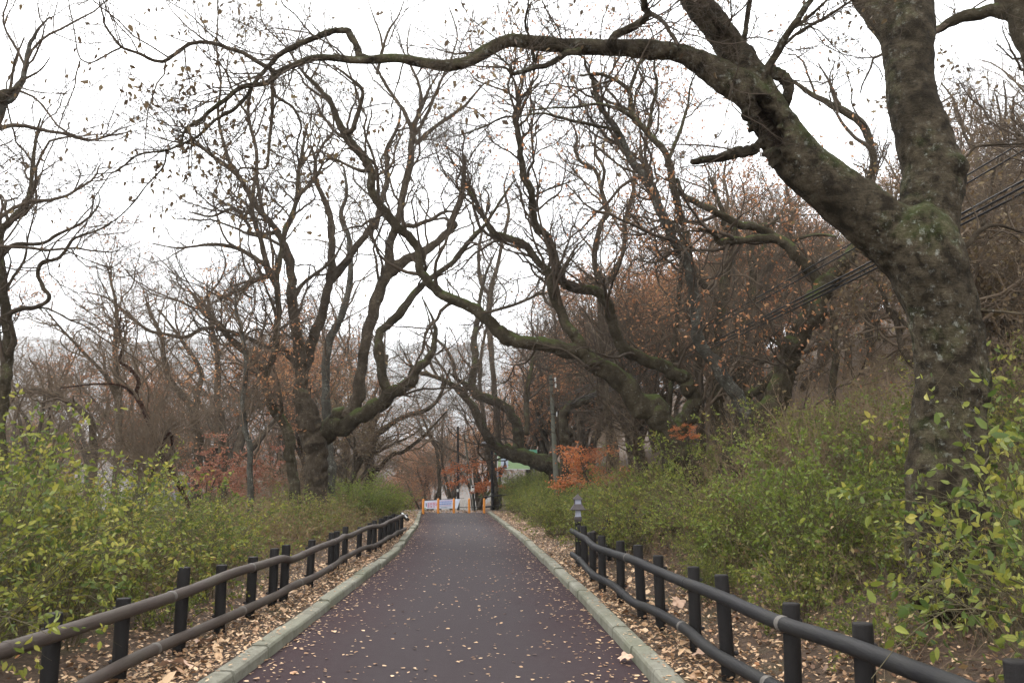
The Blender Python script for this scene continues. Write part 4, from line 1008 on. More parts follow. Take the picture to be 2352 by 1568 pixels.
for pr, X, Y, dep, s, rz, lb, gp in (
 (MPO, 1372, 1125, 27, 1.1, 0, 'bright orange maple among green shrubs right of the concrete pole', None),
 (MPO, 1085, 1150, 50, 1.5, 2, 'orange maple in front of the dark pole beyond the bollards', None),
 (MPO, 1580, 1010, 15.5, .22, 1, 'small sprig of orange leaves at the foot of the mossy oaks', None),
 (MPO, 1330, 1010, 44, 1.2, 3, 'dull orange maple behind the bent dark trunk', None),
 (MPR, 480, 1140, 28, 1.15, 0, 'dusty red maple behind the crooked red brown sapling', None),
 (MPR, 590, 1140, 31, 1.05, 1, 'dusty red maple between the thin brown trunk and the large oak', None),
 (MPR, 530, 1135, 38, 1.0, 2, 'dusty red maple further back behind the thin brown trunk', None)):
    p = at(X * DS, Y * DS, dep); gz = float(zt(p[0], p[1]))
    o = put(pr, p[0], dep, s, rz, lb, 'tree', gp, dz=0)
    if pr is MPO and dep < 20: o.location.z = float(p[2]) - .15
#STUFF
# ------------------------------------------------------------------ weeds and fallen leaves
rf = np.random.default_rng(99)
n = 5200
y = rf.uniform(8.2, 33, n); d = 1.05 + np.abs(rf.normal(size=n)) * 3.0 + rf.uniform(0, 1.2, n); x = xl(y) - d
p = np.stack([x, y, zt(x, y) - .02], -1)
hh = rf.uniform(.45, 1.2, n) * (.65 + .35 * np.clip((d - 1) / 1.2, 0, 1))
P0, R0 = grow(p, np.stack([rf.normal(size=n) * .25, rf.normal(size=n) * .25, np.ones(n)], -1), hh, np.full(n, .0035), 5, .1, 0, rf, .4, .1)
P1, R1 = sprout(P0, R0, n * 3, (.15, .4), (.3, .9), .002, 3, .15, .05, rf)
mb = MB(); tubes(mb, P0, R0, 3); tubes(mb, P1, R1, 3)
tag(mb.build('dry_weeds', M['stem_dry']), 'thicket of dry brown weed stems behind the left fence', 'weeds', kind='stuff')
a_, b_ = along(P1, 2.6, rf); a2, b2 = along(P0, 2.5, rf, .2)
pts = np.concatenate([a_, a2]); tg = np.concatenate([b_, b2]); ax = tg * .4 + rf.normal(size=tg.shape) * .7
f = .5 + .25 * np.sin(pts[:, 0] * .9 + pts[:, 1] * .5) ; val = np.clip(rf.random(len(pts)) * .75 + .25 * f, 0, 1)
mb = MB(); leaf_mesh(mb, pts, ax, rf.uniform(.03, .085, len(pts)), rf, full=False, val=val)
tag(mb.build('weed_leaves', M['weed']), 'small tan and green leaves on the dry weeds behind the left fence', 'weeds', kind='stuff')
# dry undergrowth on the right slope
n = 4200
y = rf.uniform(5.5, 34, n); d = 1.4 + rf.uniform(0, 1, n) ** 1.3 * 11; x = xr(y) + d
p = np.stack([x, y, zt(x, y) - .02], -1)
P0, R0 = grow(p, np.stack([rf.normal(size=n) * .5, rf.normal(size=n) * .5, np.ones(n)], -1), rf.uniform(.3, 1.0, n), np.full(n, .003), 5, .12, 0, rf, .4, .12)
P1, R1 = sprout(P0, R0, n * 3, (.12, .4), (.3, .9), .0018, 3, .15, .05, rf)
mb = MB(); tubes(mb, P0, R0, 3); tubes(mb, P1, R1, 3)
tag(mb.build('dry_undergrowth', M['stem_dry']), 'tangle of thin dry stems over the right slope', 'undergrowth', kind='stuff')
a_, b_ = along(P1, 1.1, rf); ax = b_ * .4 + rf.normal(size=b_.shape) * .7
mb = MB(); leaf_mesh(mb, a_, ax, rf.uniform(.03, .07, len(a_)), rf, full=False)
tag(mb.build('undergrowth_leaves', M['weed']), 'scattered small tan and green leaves on the right slope undergrowth', 'undergrowth', kind='stuff')

def litter(name, x, y, size, mat, label, lift=.012, curl=.5, zz=None, tilt=.35):
    n = len(x); z = (zt(x, y) if zz is None else zz) + lift * rf.random(n)
    p = np.stack([x, y, z + size * .12], -1); a = rf.uniform(0, 6.28, n)
    ax = np.stack([np.cos(a), np.sin(a), rf.normal(size=n) * tilt], -1)
    s = size[:, None]; sd = np.stack([-np.sin(a), np.cos(a), rf.normal(size=n) * tilt], -1)
    nor = norm(np.cross(ax, sd)); w = s * rf.uniform(.22, .42, (n, 1)); c = s * curl * rf.uniform(-.1, .45, (n, 1))
    b = p - ax * s * .5; t = p + ax * s * .5 + nor * c * .6
    V = np.stack([b + nor * c * .3, p - ax * s * .2 + sd * w + nor * c, p + ax * s * .2 + sd * w * .8 + nor * c, t, p + ax * s * .2 - sd * w * .8 + nor * c * .7, p - ax * s * .2 - sd * w + nor * c], 1)
    V[:, :, 2] = np.maximum(V[:, :, 2], (z - lift * .2)[:, None] + .003)
    i = np.arange(n)[:, None] * 6; v = rf.random(n)
    mb = MB(); mb.add(V, np.concatenate([i + np.array([[0, 3, 2, 1]]), i + np.array([[0, 5, 4, 3]])]), np.concatenate([v, v]))
    return tag(mb.build(name, M[mat], smooth=False), label, 'leaves', kind='stuff')
# verges
n = 15000; y = 5.5 + 38.5 * rf.random(n) ** 1.8; x = xl(y) - .17 - np.abs(rf.normal(size=n)) * .75
litter('verge_leaves', x, y, rf.uniform(.018, .05, n) * np.where(rf.random(n) < .04, 2.4, 1), 'leaf_litter', 'thick drift of tan fallen leaves between the left kerb and fence', .05)
n = 15000; y = 4.8 + 39 * rf.random(n) ** 1.8; x = xr(y) + .17 + np.abs(rf.normal(size=n)) * .85
litter('verge_leaves', x, y, rf.uniform(.018, .05, n) * np.where(rf.random(n) < .04, 2.4, 1), 'leaf_litter', 'thick drift of tan fallen leaves between the right kerb and fence', .05)
n = 18000; y = 5 + 39 * rf.random(n) ** 1.5; x = xr(y) + 1.2 + rf.random(n) ** 1.4 * 14
litter('slope_leaves', x, y, rf.uniform(.028, .062, n), 'leaf_litter_dark', 'brown fallen leaves covering the right slope', .06, tilt=.5)
# on the path: thin scatter, denser along the kerbs
n = 3900; y = 6 + 37.8 * rf.random(n) ** 1.35; u = rf.random(n); e = rf.random(n) < .5
u = (u + .05 * np.sin(y * 2.7) + .05 * np.sin(y * 6.1 + 1)) % 1.0; u = np.where(e, np.where(rf.random(n) < .5, np.abs(rf.normal(size=n)) * .06, 1 - np.abs(rf.normal(size=n)) * .09), u); u = np.clip(u, .005, .995)
L_, R_ = xl(y), xr(y); x = L_ + (R_ - L_) * u
litter('path_leaves', x, y, (.018 + .034 * rf.random(n) ** 1.3) * np.where(rf.random(n) < .04, 1.8, 1), 'leaf_litter', 'tan fallen leaves scattered over the maroon path', .004, zz=drop(y) + .012 * (1 - (2 * u - 1) ** 2), tilt=.12)
for ed, sg in ((xl, -1), (xr, 1)):
    n = 420; y = 6 + 36 * rf.random(n) ** 1.4; x = ed(y) + sg * (.17 - .15 * rf.random(n) ** 1.7)
    litter('kerb_leaves', x, y, .018 + .03 * rf.random(n), 'leaf_litter', 'tan leaves lying on the %s kerb' % ('left' if sg < 0 else 'right'), .004, zz=drop(y) + .119, tilt=.15)
n = 1500; y = rf.uniform(44.3, 56, n); u = rf.random(n); L_, R_ = xl(y), xr(y); x = L_ + (R_ - L_) * u
litter('crest_leaves', x, y, rf.uniform(.06, .12, n), 'leaf_litter_dark', 'brown leaves strewn over the path beyond the bollards', .01, zz=drop(y))

# a few large single leaves
def big_leaf(x, y, z, s, rot, tilt, label):
    root = MB(); k = 11
    th = np.linspace(0, 2 * math.pi, k * 4, endpoint=False); r = s * (.36 + .17 * np.abs(np.cos(th * 2.5)) ** 1.5) * (1 + .06 * np.sin(th * 13))
    for q in (0, 1):
        pass
    X = r * np.cos(th); Y = r * np.sin(th); Z = .10 * s * np.cos(th * 2 + 1) + .06 * s * np.sin(th * 5)
    V = np.vstack([[0, 0, .0], np.stack([X * .5, Y * .5, Z * .3 + .03 * s], -1), np.stack([X, Y, Z], -1)])
    m_ = len(th); i = np.arange(m_); j = (i + 1) % m_
    root.add(V, np.stack([np.zeros(m_, int), 1 + i, 1 + j], -1), .75); root.add(V, np.stack([1 + i, 1 + m_ + i, 1 + m_ + j, 1 + j], -1), .75)
    o = root.build('large_dry_leaf', M['leaf_pink']); o.location = (x, y, z); o.rotation_euler = (tilt, .1, rot)
    tag(o, label, 'leaf', 'large dry leaves'); return o
M['leaf_pink'] = leaf_mat('leaf_large_tan', [(0, (.36, .22, .15)), (1, (.5, .33, .23))], trans=.1, spots=False)
for zx, X, Y, z, s, tl, lb in ((8, 1100, 1090, .34, .17, 1.0, 'large pinkish dry leaf caught in stems behind the right rail'), (7, 1340, 1300, .13, .2, .3, 'large pale dry leaf beside the kerb under the left fence'),
    (7, 1960, 1215, .02, .13, .5, 'curled tan leaf on the path against the left kerb'), (7, 1170, 1450, .14, .26, .25, 'broad tan leaf on the left verge nearest the viewer'),
    (8, 1760, 965, .6, .16, .9, 'pinkish dry leaf caught low in the broad leaved shrub'), (9, 1900, 1410, .03, .14, .3, 'large pale leaf on the path against the right kerb'), (9, 2250, 1040, .2, .18, .7, 'folded tan leaf standing behind the right lower rail'), (8, 150, 1385, .12, .16, .5, 'pale dry leaf at the foot of a right fence post')):
    gx, gy = ground(zx, X, Y, z); big_leaf(gx, gy, z + .02, s, rf.uniform(0, 6), tl, lb)

# ------------------------------------------------------------------ fences
def fence(name, label, posts, heights, ph, railmat, group=None, off=.10, rad=.048, ext=(.5, .5), bands=True, seed=0, prad=.055):
    rng = np.random.default_rng(seed)
    P = np.array(posts, float); b0 = (P[0, 0], P[0, 1], float(zt(P[0, 0], P[0, 1])))
    root = empty(name, b0, label, 'fence', group)
    for x, y in P:
        z = float(zt(x, y)); mb = MB(); h = ph + rng.normal() * .022
        lathe(mb, [(prad, -.3), (prad, h - .012), (prad * .93, h - .002), (prad * .6, h), (.004, h + .001)], 18, (x, y, z), lean=(rng.normal() * .018, rng.normal() * .018))
        pst = mb.build('post', M['post'], root, origin=b0)
        for h_ in heights:
            if y < 16:
                mb = MB(); sx_ = -1 if off > 0 else 1; nx = 1 if x > 0 else -1; tubes(mb, np.array([[[x + nx * prad * .9, y, z + h_], [x + nx * (prad + .018), y, z + h_], [x + nx * (prad + .03), y, z + h_]]]), np.array([[.017, .017, .008]]), 10); mb.build('bolt', M['dark_pole'], pst, origin=b0)
    t = norm(np.gradient(P, axis=0)); nrm = np.stack([t[:, 1], -t[:, 0]], -1)
    for h in heights:
        Q = np.concatenate([P + nrm * off, np.array([[float(zt(x, y)) + h] for x, y in P])], 1)
        Q[:, :2] += rng.normal(size=(len(P), 2)) * .01; Q[:, 2] += rng.normal(size=len(P)) * .012
        first = Q[0] - (Q[1] - Q[0]) / np.linalg.norm(Q[1] - Q[0]) * ext[0]; last = Q[-1] + (Q[-1] - Q[-2]) / np.linalg.norm(Q[-1] - Q[-2]) * ext[1]
        Q = np.vstack([first, Q, last]); C = catmull(Q, 6); C, R = resample(C, np.full(len(C), rad), max(40, len(Q) * 10))
        mb = MB(); limb_tube(mb, C, R, 16, rng, .02); r = mb.build('rail', railmat, root, origin=b0)
        if bands:
            s = np.concatenate([[0], np.cumsum(np.linalg.norm(np.diff(C, axis=0), axis=1))])
            for sv in np.arange(.9 + rng.random() * .4, s[-1], 2.2):
                c0 = np.array([np.interp(sv - .03, s, C[:, q]) for q in range(3)]); c1 = np.array([np.interp(sv + .03, s, C[:, q]) for q in range(3)])
                g = np.linspace(0, 1, 5)[:, None]; L = c0 * (1 - g) + c1 * g
                mb = MB(); tubes(mb, L[None], np.array([[rad * 1.03, rad * 1.09, rad * 1.1, rad * 1.09, rad * 1.03]]), 16)
                mb.build('rail_joint', M['band'] if rng.random() < .6 else railmat, r, origin=b0)
    return root
left_posts = [(-3.05, 4.6), (-3.0, 5.65), (-2.98, 6.6), (-2.98, 7.75), (-2.98, 8.79), (-2.97, 9.75), (-2.95, 10.57), (-2.93, 11.0), (-2.96, 12.5), (-3.04, 14.3), (-3.1, 15.0), (-3.12, 15.84), (-3.1, 17.2), (-3.08, 18.3), (-3.06, 18.9), (-3.08, 19.76), (-3.14, 20.9), (-3.16, 21.8), (-3.18, 22.7), (-3.2, 23.6), (-3.2, 24.5)]
fence('rail_fence', 'brown two rail fence with round posts along the left verge', left_posts, (.555, .165), .68, M['rail'], 'round post rail fences', seed=3, ext=(.8, .25))
right_posts = [(1.22, 15.2), (1.25, 14.5), (1.26, 13.28), (1.27, 12.01), (1.39, 10.96), (1.46, 9.65), (1.55, 8.97), (1.67, 7.87), (1.68, 6.75), (1.80, 5.6), (1.92, 4.75), (2.1, 3.6), (2.2, 2.6)]
fence('rail_fence', 'dark grey two rail fence with round posts along the right verge', right_posts, (.625, .20), .76, M['rail_dark'], 'round post rail fences', seed=4, ext=(.35, .6), off=.10)
fence('rail_fence', 'short side fence leading right from the lantern into the shrubs', [(1.85, 16.2), (2.35, 16.4), (2.95, 16.7), (3.6, 17.0)], (.62, .2), .82, M['rail'], 'round post rail fences', seed=5, bands=False, off=.08)
fence('rail_fence', 'thin dark fence beside the black lamp post past the rightmost bollard', [(-1.05, 46.3), (.2, 46.0), (1.4, 45.8)], (.75, .2), .9, M['post'], 'round post rail fences', seed=6, bands=False, off=.07, rad=.04, prad=.06)
# broken rail with a white reflective strip at the far end of the left fence
c0, c1 = at(2228.7 + 425, 2940 + 455, 24.2), at(2228.7 + 465, 2940 + 492, 24.0)
rt = empty('broken_rail', c0, 'broken rail piece with white strip hanging off the far end of the left fence', 'rail')
mb = MB(); tubes(mb, np.stack([c0 + (c1 - c0) * q for q in np.linspace(0, 1, 6)])[None], np.full((1, 6), .05), 14); mb.build('rail_piece', M['rail'], rt, origin=c0)
mb = MB(); off = np.array([0, -.03, .042]); tubes(mb, np.stack([c0 + off + (c1 - c0) * q for q in (.05, .3, .6, .9)])[None], np.full((1, 4), .022), 8); mb.build('white_strip', M['white_paint'], rt, origin=c0)
# worn white paint on the right rail
rp = at(4450.7 + 1285, 2940 + 1325, 4.70)

# ------------------------------------------------------------------ bollards, banner, poles, lantern, boards
bl = ['leftmost orange bollard, at the left kerb end', 'orange bollard second from the left, in front of the banner', 'middle orange bollard, in front of the right end of the banner', 'orange bollard second from the right, clear of the banner', 'rightmost orange bollard, by the right kerb end']
proto_b = None; boll = []
for (bx, by), lb in zip(((565, 455), (664, 450), (768, 445), (869, 438), (968, 435)), bl):
    gx, gy = ground(9, bx, by, 0.0); k_ = min(gy, 44.05) / gy; gx *= k_; gy *= k_
    boll.append((gx, gy))
    if proto_b is None:
        proto_b = empty('bollard', (gx, gy, 0), lb, 'bollard', 'orange bollards across the path')
        mb = MB(); lathe(mb, [(.062, -.1), (.062, .70), (.058, .735), (.045, .76), (.022, .775), (.003, .778)], 20); o1 = mb.build('body', M['orange_paint'], proto_b)
        mb = MB(); lathe(mb, [(.12, -.05), (.12, .012), (.11, .018), (.063, .02)], 20); o2 = mb.build('base_plate', M['post'], proto_b)
        mb = MB(); lathe(mb, [(.018, -.012), (.018, .004), (.012, .007)], 12); o3 = mb.build('eyelet', M['black_paint'], proto_b)
        o3.location = (-.058, -.02, .50); o3.rotation_euler = (math.pi / 2, 0, -.8)
        kids(proto_b, o1, o2, o3)
    else:
        o = copy_tree(proto_b); o.location = (gx, gy, 0); o['label'] = lb
# joint strip where the maroon paving ends
mb = MB(); yj = 44.21
xa, xb = float(xl(yj)), float(xr(yj)); box(mb, xa + .02, xb - .02, yj - .04, yj + .03, -.05, .018); tag(mb.build('paving_edge', M['post']), kind='structure')

# banner
bY = 47.0
def bp(x, y, dep=bY): return at(2228.7 + x, 2940.2 + y, dep)
tl, tr_, bl_, br = bp(563, 366), bp(812, 352), bp(566, 419), bp(792, 414)
ban = empty('banner', bl_, 'white printed cloth banner with red letters behind the left bollards', 'banner')
g = np.linspace(0, 1, 40); hq = np.linspace(0, 1, 8)
V = np.zeros((8, 40, 3))
for a, v in enumerate(hq):
    V[a] = (bl_[None] * (1 - g[:, None]) + br[None] * g[:, None]) * (1 - v) + (tl[None] * (1 - g[:, None]) + tr_[None] * g[:, None]) * v
    V[a, :, 1] += .02 * np.sin(g * 17 + v * 2) + .03 * np.sin(g * 5)
i = np.arange(7)[:, None] * 40; j = np.arange(39)[None]; FF = np.stack([i + j, i + j + 1, i + 41 + j, i + 40 + j], -1).reshape(-1, 4)
mb = MB(); mb.add(V, FF); V2 = V.copy(); V2[:, :, 1] += .012; mb.add(V2, FF[:, ::-1]); mb.build('cloth', M['banner_white'], ban, origin=bl_)
def on_ban(u, v): return (bl_ * (1 - u) + br * u) * (1 - v) + (tl * (1 - u) + tr_ * u) * v + np.array([0, -.07, 0])
def strip(name, u0, u1, v0, v1, mat, dash=None):
    mb = MB(); us_ = np.linspace(u0, u1, (dash or 1) + 1)
    for a in range(len(us_) - 1):
        e = us_[a] + (us_[a + 1] - us_[a]) * (.78 if dash else 1); q = [on_ban(us_[a], v0), on_ban(e, v0), on_ban(e, v1), on_ban(us_[a], v1)]
        VV = np.array(q + [c + np.array([0, .008, 0]) for c in q]); mb.add(VV, [[0, 1, 2, 3], [4, 7, 6, 5], [0, 4, 5, 1], [1, 5, 6, 2], [2, 6, 7, 3], [3, 7, 4, 0]])
    mb.build(name, mat, ban, smooth=False, origin=bl_)
strip('printed_line', .44, .80, .70, .82, M['banner_blue'], 9); strip('printed_line', .44, .80, .46, .60, M['banner_blue'], 8)
strip('printed_line', .43, .80, .30, .34, M['banner_red'], 18); strip('printed_line', .43, .82, .88, .91, M['banner_red']); strip('printed_line', .52, .70, .10, .16, M['banner_dark'], 12)
strip('printed_line', .08, .105, .30, .72, M['banner_dark']); strip('printed_leaf', .015, .085, .04, .16, M['banner_green'])
cu = bpy.data.curves.new('banner_lettering', 'FONT'); cu.body = '불법행위'; cu.size = .40; cu.extrude = .004; cu.space_character = 1.0
cu.materials.append(M['banner_red'])
lt = bpy.data.objects.new('lettering', cu); COL.objects.link(lt); lt.parent = ban
bpy.context.view_layer.update()
try:
    dg = bpy.context.evaluated_depsgraph_get(); me = bpy.data.meshes.new_from_object(lt.evaluated_get(dg)); bpy.data.objects.remove(lt)
    lt = bpy.data.objects.new('lettering', me); COL.objects.link(lt); lt.parent = ban
    if not me.materials: me.materials.append(M['banner_red'])
    co = np.zeros(len(me.vertices) * 3, np.float32); me.vertices.foreach_get('co', co); co = co.reshape(-1, 3); w = co[:, 0].max() - co[:, 0].min(); hgt = co[:, 1].max() - co[:, 1].min()
    p0 = on_ban(.125, .16); p1 = on_ban(.415, .16); hh_ = np.linalg.norm(on_ban(.125, .80) - p0)
    co[:, 0] = (co[:, 0] - co[:, 0].min()) * (np.linalg.norm(p1 - p0) / w); co[:, 1] = (co[:, 1] - co[:, 1].min()) * (hh_ / hgt); me.vertices.foreach_set('co', co.ravel()); me.update()
    lt.location = p0 - bl_; lt.rotation_euler = (math.pi / 2, -math.atan2(p1[2] - p0[2], p1[0] - p0[0]), 0)
except Exception as ex:
    print('lettering', ex)
mb = MB(); L = np.stack([tl + (tr_ - tl) * q + np.array([0, 0, .02]) for q in np.linspace(-.03, 1.1, 8)]); tubes(mb, L[None], np.full((1, 8), .012), 6); mb.build('cord', M['black_paint'], ban, origin=bl_)
# low black rail from the banner to the lamp post
mb = MB(); L = np.stack([bp(795, 408, 47.2), bp(860, 409, 47), bp(930, 405, 46.6), bp(1020, 398, 46.3)]); tubes(mb, L[None], np.full((1, 4), .02), 8)
tag(mb.build('low_rail', M['dark_pole']), 'low dark rail running from the banner to the black lamp post', 'rail')

def pole(name, label, top, bot, dep, mat, w0, w1, cat='pole', k=16):
    a, b_ = at(ZO[top[0]][0] + top[1], ZO[top[0]][1] + top[2], dep), at(ZO[bot[0]][0] + bot[1], ZO[bot[0]][1] + bot[2], dep)
    gz = min(float(zt(b_[0], dep)), b_[2]) - .1
    if abs(a[2] - b_[2]) > .1: b_ = b_ + (b_ - a) * ((b_[2] - gz) / (a[2] - b_[2]))
    root = empty(name, b_, label, cat)
    mb = MB(); g = np.linspace(0, 1, 12)[:, None]; L = b_[None] * (1 - g) + a[None] * g
    tubes(mb, L[None], (w1 + (w0 - w1) * g[:, 0])[None], k)
    e = np.stack([a, a + (a - b_) / np.linalg.norm(a - b_) * .02]); tubes(mb, e[None], np.array([[w0, .002]]), k)
    mb.build('shaft', mat, root, origin=b_); return root, a, b_
ur, ua, ub = pole('utility_pole', 'grey green concrete utility pole standing in the shrubs right of the path', (5, 1408, 990), (9, 1452, 400), 38, M['concrete_pole'], .075, .13)
for q in (.035, .08, .13, .3):
    c = ua + (ub - ua) * q; mb = MB(); lathe(mb, [(.085, -.03), (.1, -.03), (.1, .03), (.085, .03)], 16, c); mb.build('steel_band', M['dark_pole'], ur, origin=ub)
for q, s in ((.035, 1), (.08, 1), (.3, -1)):
    c = ua + (ub - ua) * q + np.array([.2, -.02, 0]); mb = MB(); lathe(mb, [(.02, -.1), (.045, -.07), (.03, -.03), (.05, 0), (.03, .04), (.04, .08), (.015, .1)], 12, c); mb.build('insulator', M['white_plastic'], ur, origin=ub)
    mb = MB(); tubes(mb, np.stack([c - np.array([.2, 0, 0]), c])[None], np.full((1, 2), .015), 6); mb.build('bracket', M['dark_pole'], ur, origin=ub)
pole('leaning_pole', 'thin grey pole leaning beside the white meter box beyond the bollards', (5, 838, 1390), (9, 897, 360), 50, M['concrete_pole'], .05, .085)
dr_, da, db = pole('wooden_pole', 'dark upright pole with small white plate behind the orange maple', (5, 795, 1330), (9, 797, 352), 52, M['dark_pole'], .07, .085)
c = at(2228.7 + 793, 2940 + 297, 51.88); mb = MB(); box(mb, c[0] - .06, c[0] + .06, c[1] - .012, c[1] + .01, c[2] - .08, c[2] + .08, .006); mb.build('plate', M['white_plastic'], dr_, smooth=False, origin=db)
lr, la, lb_ = pole('lamp_post', 'tall black lamp post at the path edge right of the bollards', (9, 1018, -30), (9, 1024, 405), 46.8, M['black_paint'], .07, .085)
mb = MB(); lathe(mb, [(.13, 0), (.13, .25), (.1, .3)], 16, lb_); mb.build('base_sleeve', M['black_paint'], lr, origin=lb_)
mb = MB(); tubes(mb, np.stack([la + np.array([-.45, 0, -.1]), la + np.array([-.25, 0, .04]), la + np.array([0, 0, .02])])[None], np.full((1, 3), .025), 8); mb.build('arm', M['black_paint'], lr, origin=lb_)
mb = MB(); lathe(mb, [(.15, -.06), (.17, -.04), (.1, .04), (.02, .06)], 16, la + np.array([-.45, 0, -.1])); mb.build('lamp_head', M['grey_metal'], lr, origin=lb_)
# meter box on a post
mr, ma, mbb = pole('meter_box', 'white meter box on a thin black post beside the leaning pole', (9, 898, 310), (9, 904, 388), 48.6, M['black_paint'], .035, .035, 'meter box')
c = at(2228.7 + 893, 2940 + 285, 48.55); mb = MB(); box(mb, c[0] - .1, c[0] + .1, c[1] - .07, c[1] + .07, c[2] - .2, c[2] + .17, .015); mb.build('cabinet', M['white_plastic'], mr, smooth=False, origin=mbb)
mb = MB(); box(mb, c[0] - .125, c[0] + .125, c[1] - .1, c[1] + .08, c[2] + .172, c[2] + .20, .01); mb.build('hood', M['grey_metal'], mr, smooth=False, origin=mbb)
mb = MB(); box(mb, c[0] - .05, c[0] + .06, c[1] - .085, c[1] - .072, c[2] + .04, c[2] + .13, .003); mb.build('window', M['black_paint'], mr, smooth=False, origin=mbb)

# garden lantern
lp = at(2228.7 + 1588, 2940.2 + 470, 15.6); gz = float(zt(lp[0], 15.6)); zt_l = float(lp[2])
lan = empty('garden_lantern', (lp[0], 15.6, gz), 'small garden lantern on a dark post at the end of the right fence', 'lantern')
cz = zt_l - gz
def LA(nm, prof, mat, k=4):
    mb = MB(); lathe(mb, prof, k, (0, 0, cz)); mb.build(nm, M[mat], lan, smooth=k > 4)
LA('post', [(.06, -cz - .2), (.055, -.05)], 'post', 14)
LA('collar', [(.05, -.13), (.095, -.05), (.095, 0)], 'lantern_metal'); LA('lower_pane', [(.075, .0), (.06, .125)], 'lamp_glass'); LA('skirt', [(.185, .12), (.19, .132), (.10, .225), (.095, .23)], 'lantern_metal')
LA('pane', [(.086, .23), (.086, .31)], 'lamp_glass'); LA('roof', [(.125, .31), (.12, .325), (.02, .40), (.01, .42)], 'lantern_metal')
for sx in (-1, 1):
    for sy in (-1, 1):
        mb = MB(); box(mb, sx * .062 - .007, sx * .062 + .007, sy * .062 - .007, sy * .062 + .007, cz + .228, cz + .312); mb.build('corner_bar', M['lantern_metal'], lan, smooth=False)

# picture board and green roofed board behind the leaning bank tree
sY = 52.0
def sp_(x, y, d=sY): return at(1960 * 1.651 + x * .2106, 1700 * 1.651 + y * .2106, d)
q0, q1 = sp_(250, 1365), sp_(1250, 1330); top = sp_(250, 700)
bz0, bz1 = q0[2], q0[2] + (sp_(250, 1150)[2] - q0[2]) * 2.6
pb = empty('picture_board', (q0[0], sY, float(zt(q0[0], sY))), 'pale green picture board half hidden by the leaning bank tree', 'sign board')
def panel(nm, x0, x1, z0, z1, mat, y0, th, parent, org):
    mb = MB(); box(mb, x0, x1, y0, y0 + th, z0, z1, .004); mb.build(nm, M[mat], parent, smooth=False, origin=org)
ob = pb.location
W = q1[0] - q0[0]
panel('board', q0[0], q1[0], bz0, bz1, 'sign_pale', sY, .05, pb, ob); panel('sky_area', q0[0] + W * .09, q0[0] + W * .32, bz0 + (bz1 - bz0) * .06, bz1 - .03, 'sign_sky', sY - .008, .006, pb, ob)
panel('frame', q0[0] - .05, q0[0], bz0 - .03, bz1 + .03, 'white_plastic', sY - .01, .07, pb, ob); panel('frame', q0[0], q1[0], bz0 - .045, bz0, 'white_plastic', sY - .01, .07, pb, ob)
mb = MB(); xa = q0[0] + W * .145; VV = np.array([(xa, 0, bz0 + .01), (xa + W * .14, 0, bz0 + .01), (xa + W * .09, 0, bz0 + (bz1 - bz0) * .4), (xa + W * .05, 0, bz0 + (bz1 - bz0) * .4)]); VV[:, 1] = sY - .014
VB = VV.copy(); VB[:, 1] += .004; mb.add(np.vstack([VV, VB]), [[0, 1, 2, 3], [4, 7, 6, 5], [0, 4, 5, 1], [1, 5, 6, 2], [2, 6, 7, 3], [3, 7, 4, 0]]); mb.build('dark_figure', M['sign_dark'], pb, smooth=False, origin=ob)
for xx in (q0[0] + .15, q1[0] - .15):
    mb = MB(); lathe(mb, [(.05, float(zt(xx, sY + .1)) - .2), (.05, bz1)], 12, (xx, sY + .11, 0)); mb.build('leg', M['dark_pole'], pb, origin=ob)
g0, g1 = sp_(150, 880, 56), sp_(1000, 880, 56); gt = sp_(150, 770, 56)
hb = empty('notice_shelter', (g0[0], 56, float(zt(g0[0], 56))), 'green canopy glimpsed through the fork of the leaning bank tree', 'shelter')
mb = MB(); gx0, gx1 = g0[0], g1[0] + 1.0
for (ya, za, yb, zb) in ((55.2, g0[2], 56, gt[2]), (56, gt[2], 56.8, g0[2])):
    V3 = [(gx0, ya, za), (gx1, ya, za), (gx1, yb, zb), (gx0, yb, zb)]; V4 = [(a, b2, c2 - .06) for a, b2, c2 in V3]; mb.add(np.array(V3 + V4), [[0, 1, 2, 3], [4, 7, 6, 5], [0, 4, 5, 1], [1, 5, 6, 2], [2, 6, 7, 3], [3, 7, 4, 0]])
mb.build('canopy', M['sign_green'], hb, smooth=False, origin=hb.location)
for xx in (gx0 + .2, gx1 - .2):
    mb = MB(); lathe(mb, [(.06, float(zt(xx, 56)) - .3), (.06, g0[2] + .05)], 12, (xx, 56, 0)); mb.build('leg', M['grey_metal'], hb, origin=hb.location)
panel('panel', gx0 + .3, gx1 - .3, g0[2] - .9, g0[2] - .08, 'grey_metal', 55.97, .06, hb, hb.location)

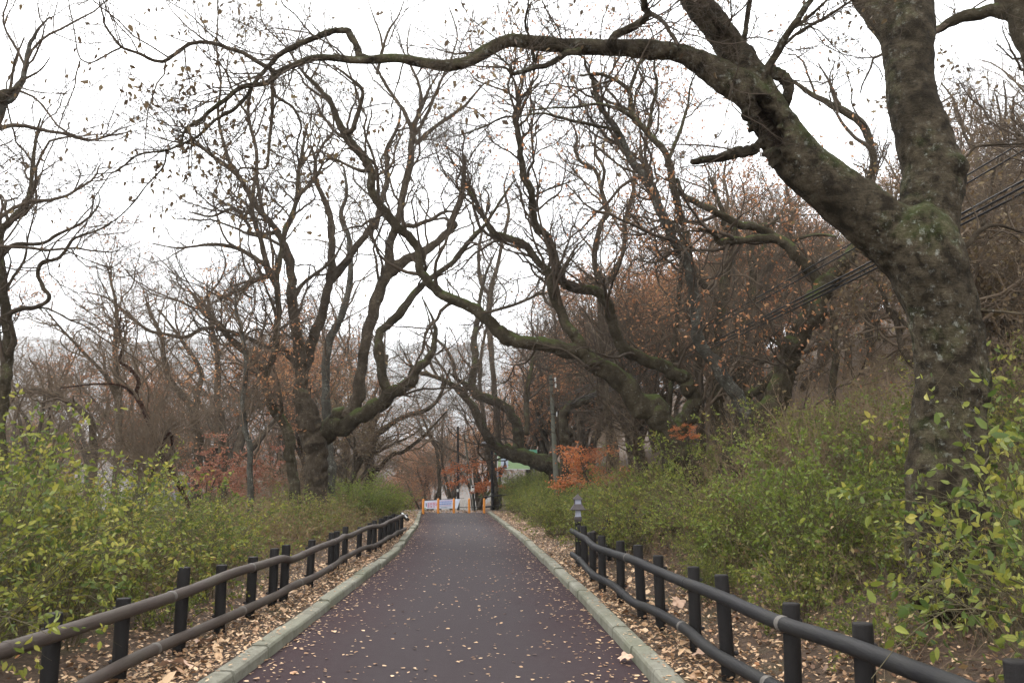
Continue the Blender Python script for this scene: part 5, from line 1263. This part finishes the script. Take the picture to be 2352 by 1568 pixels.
# small hut behind the left thicket
hx = at(645 * 1.651, 1945 * 1.651, 34); hz = float(zt(hx[0], 34))
hut = empty('small_hut', (hx[0], 34, hz), 'small grey roofed hut with teal glass glimpsed above the left shrubs', 'hut')
ztop = hx[2]; w_ = 1.0
mb = MB(); box(mb, hx[0] - w_, hx[0] + w_ * .9, 33.4, 35.6, ztop, ztop + .16, .03); mb.build('roof', M['roof_grey'], hut, smooth=False, origin=hut.location)
mb = MB(); box(mb, hx[0] - w_ * .9, hx[0] + w_ * .8, 33.6, 35.4, hz - .1, ztop, .02); mb.build('wall', M['grey_metal'], hut, smooth=False, origin=hut.location)
mb = MB(); box(mb, hx[0] - w_ * .5, hx[0] + w_ * .3, 33.575, 33.597, ztop - .65, ztop - .08, .004); mb.build('window', M['teal_glass'], hut, smooth=False, origin=hut.location)

# overhead cables
def cable(label, X1, Y1, d1, X0, Y0, d0, rad, sag, n=2, gap=.05):
    a, b_ = at(X1, Y1, d1), at(X0, Y0, d0); root = empty('overhead_cable', a, label, 'cable', 'overhead cables')
    g = np.linspace(0, 1, 40)[:, None]
    for q in range(n):
        P = a * (1 - g) + b_ * g; P[:, 2] -= (sag * 4 * g * (1 - g))[:, 0] + q * gap; P[:, 0] += q * gap * .4
        mb = MB(); tubes(mb, P[None], np.full((1, 40), rad), 6); mb.build('strand', M['cable'], root, origin=a)
cable('thick lower pair of black cables crossing behind the big trunk', 7300, 900, 8.3, 2228.7 + 1440, 1486 + 1185, 37.9, .015, .35, 3, .06)
cable('thin upper pair of black cables running to the concrete pole', 7300, 610, 8.6, 2228.7 + 1425, 1486 + 1150, 37.9, .012, .3, 2, .09)
cable('cables dropping left from the concrete pole to the bank', 2228.7 + 1410, 1486 + 1190, 37.9, 2228.7 + 1180, 1486 + 1390, 49, .014, .05, 2, .06)
#HAZE
# ------------------------------------------------------------------ air
mb = MB(); box(mb, -2800, 2800, -15, 2850, -80, 560)
hz_ = mb.build('haze', None); m = bpy.data.materials.new('hazy_air'); m.use_nodes = True; nt = m.node_tree
nt.nodes.remove(nt.nodes['Principled BSDF']); pv = nt.nodes.new('ShaderNodeVolumePrincipled')
pv.inputs['Color'].default_value = (.93, .95, .97, 1); pv.inputs['Density'].default_value = .0003; pv.inputs['Anisotropy'].default_value = .2
nt.links.new(pv.outputs[0], nt.nodes['Material Output'].inputs['Volume']); hz_.data.materials.append(m); tag(hz_, 'thin pale haze filling the wooded valley', 'haze', kind='stuff')
for pr in [p for L_ in list(PROTO.values()) + list(SH.values()) for p in L_]:
    if pr.name not in used:
        for ch in list(pr.children): bpy.data.objects.remove(ch)
        bpy.data.objects.remove(pr)
print('FACES', sum(len(o.data.polygons) for o in scene.objects if o.type == 'MESH'))
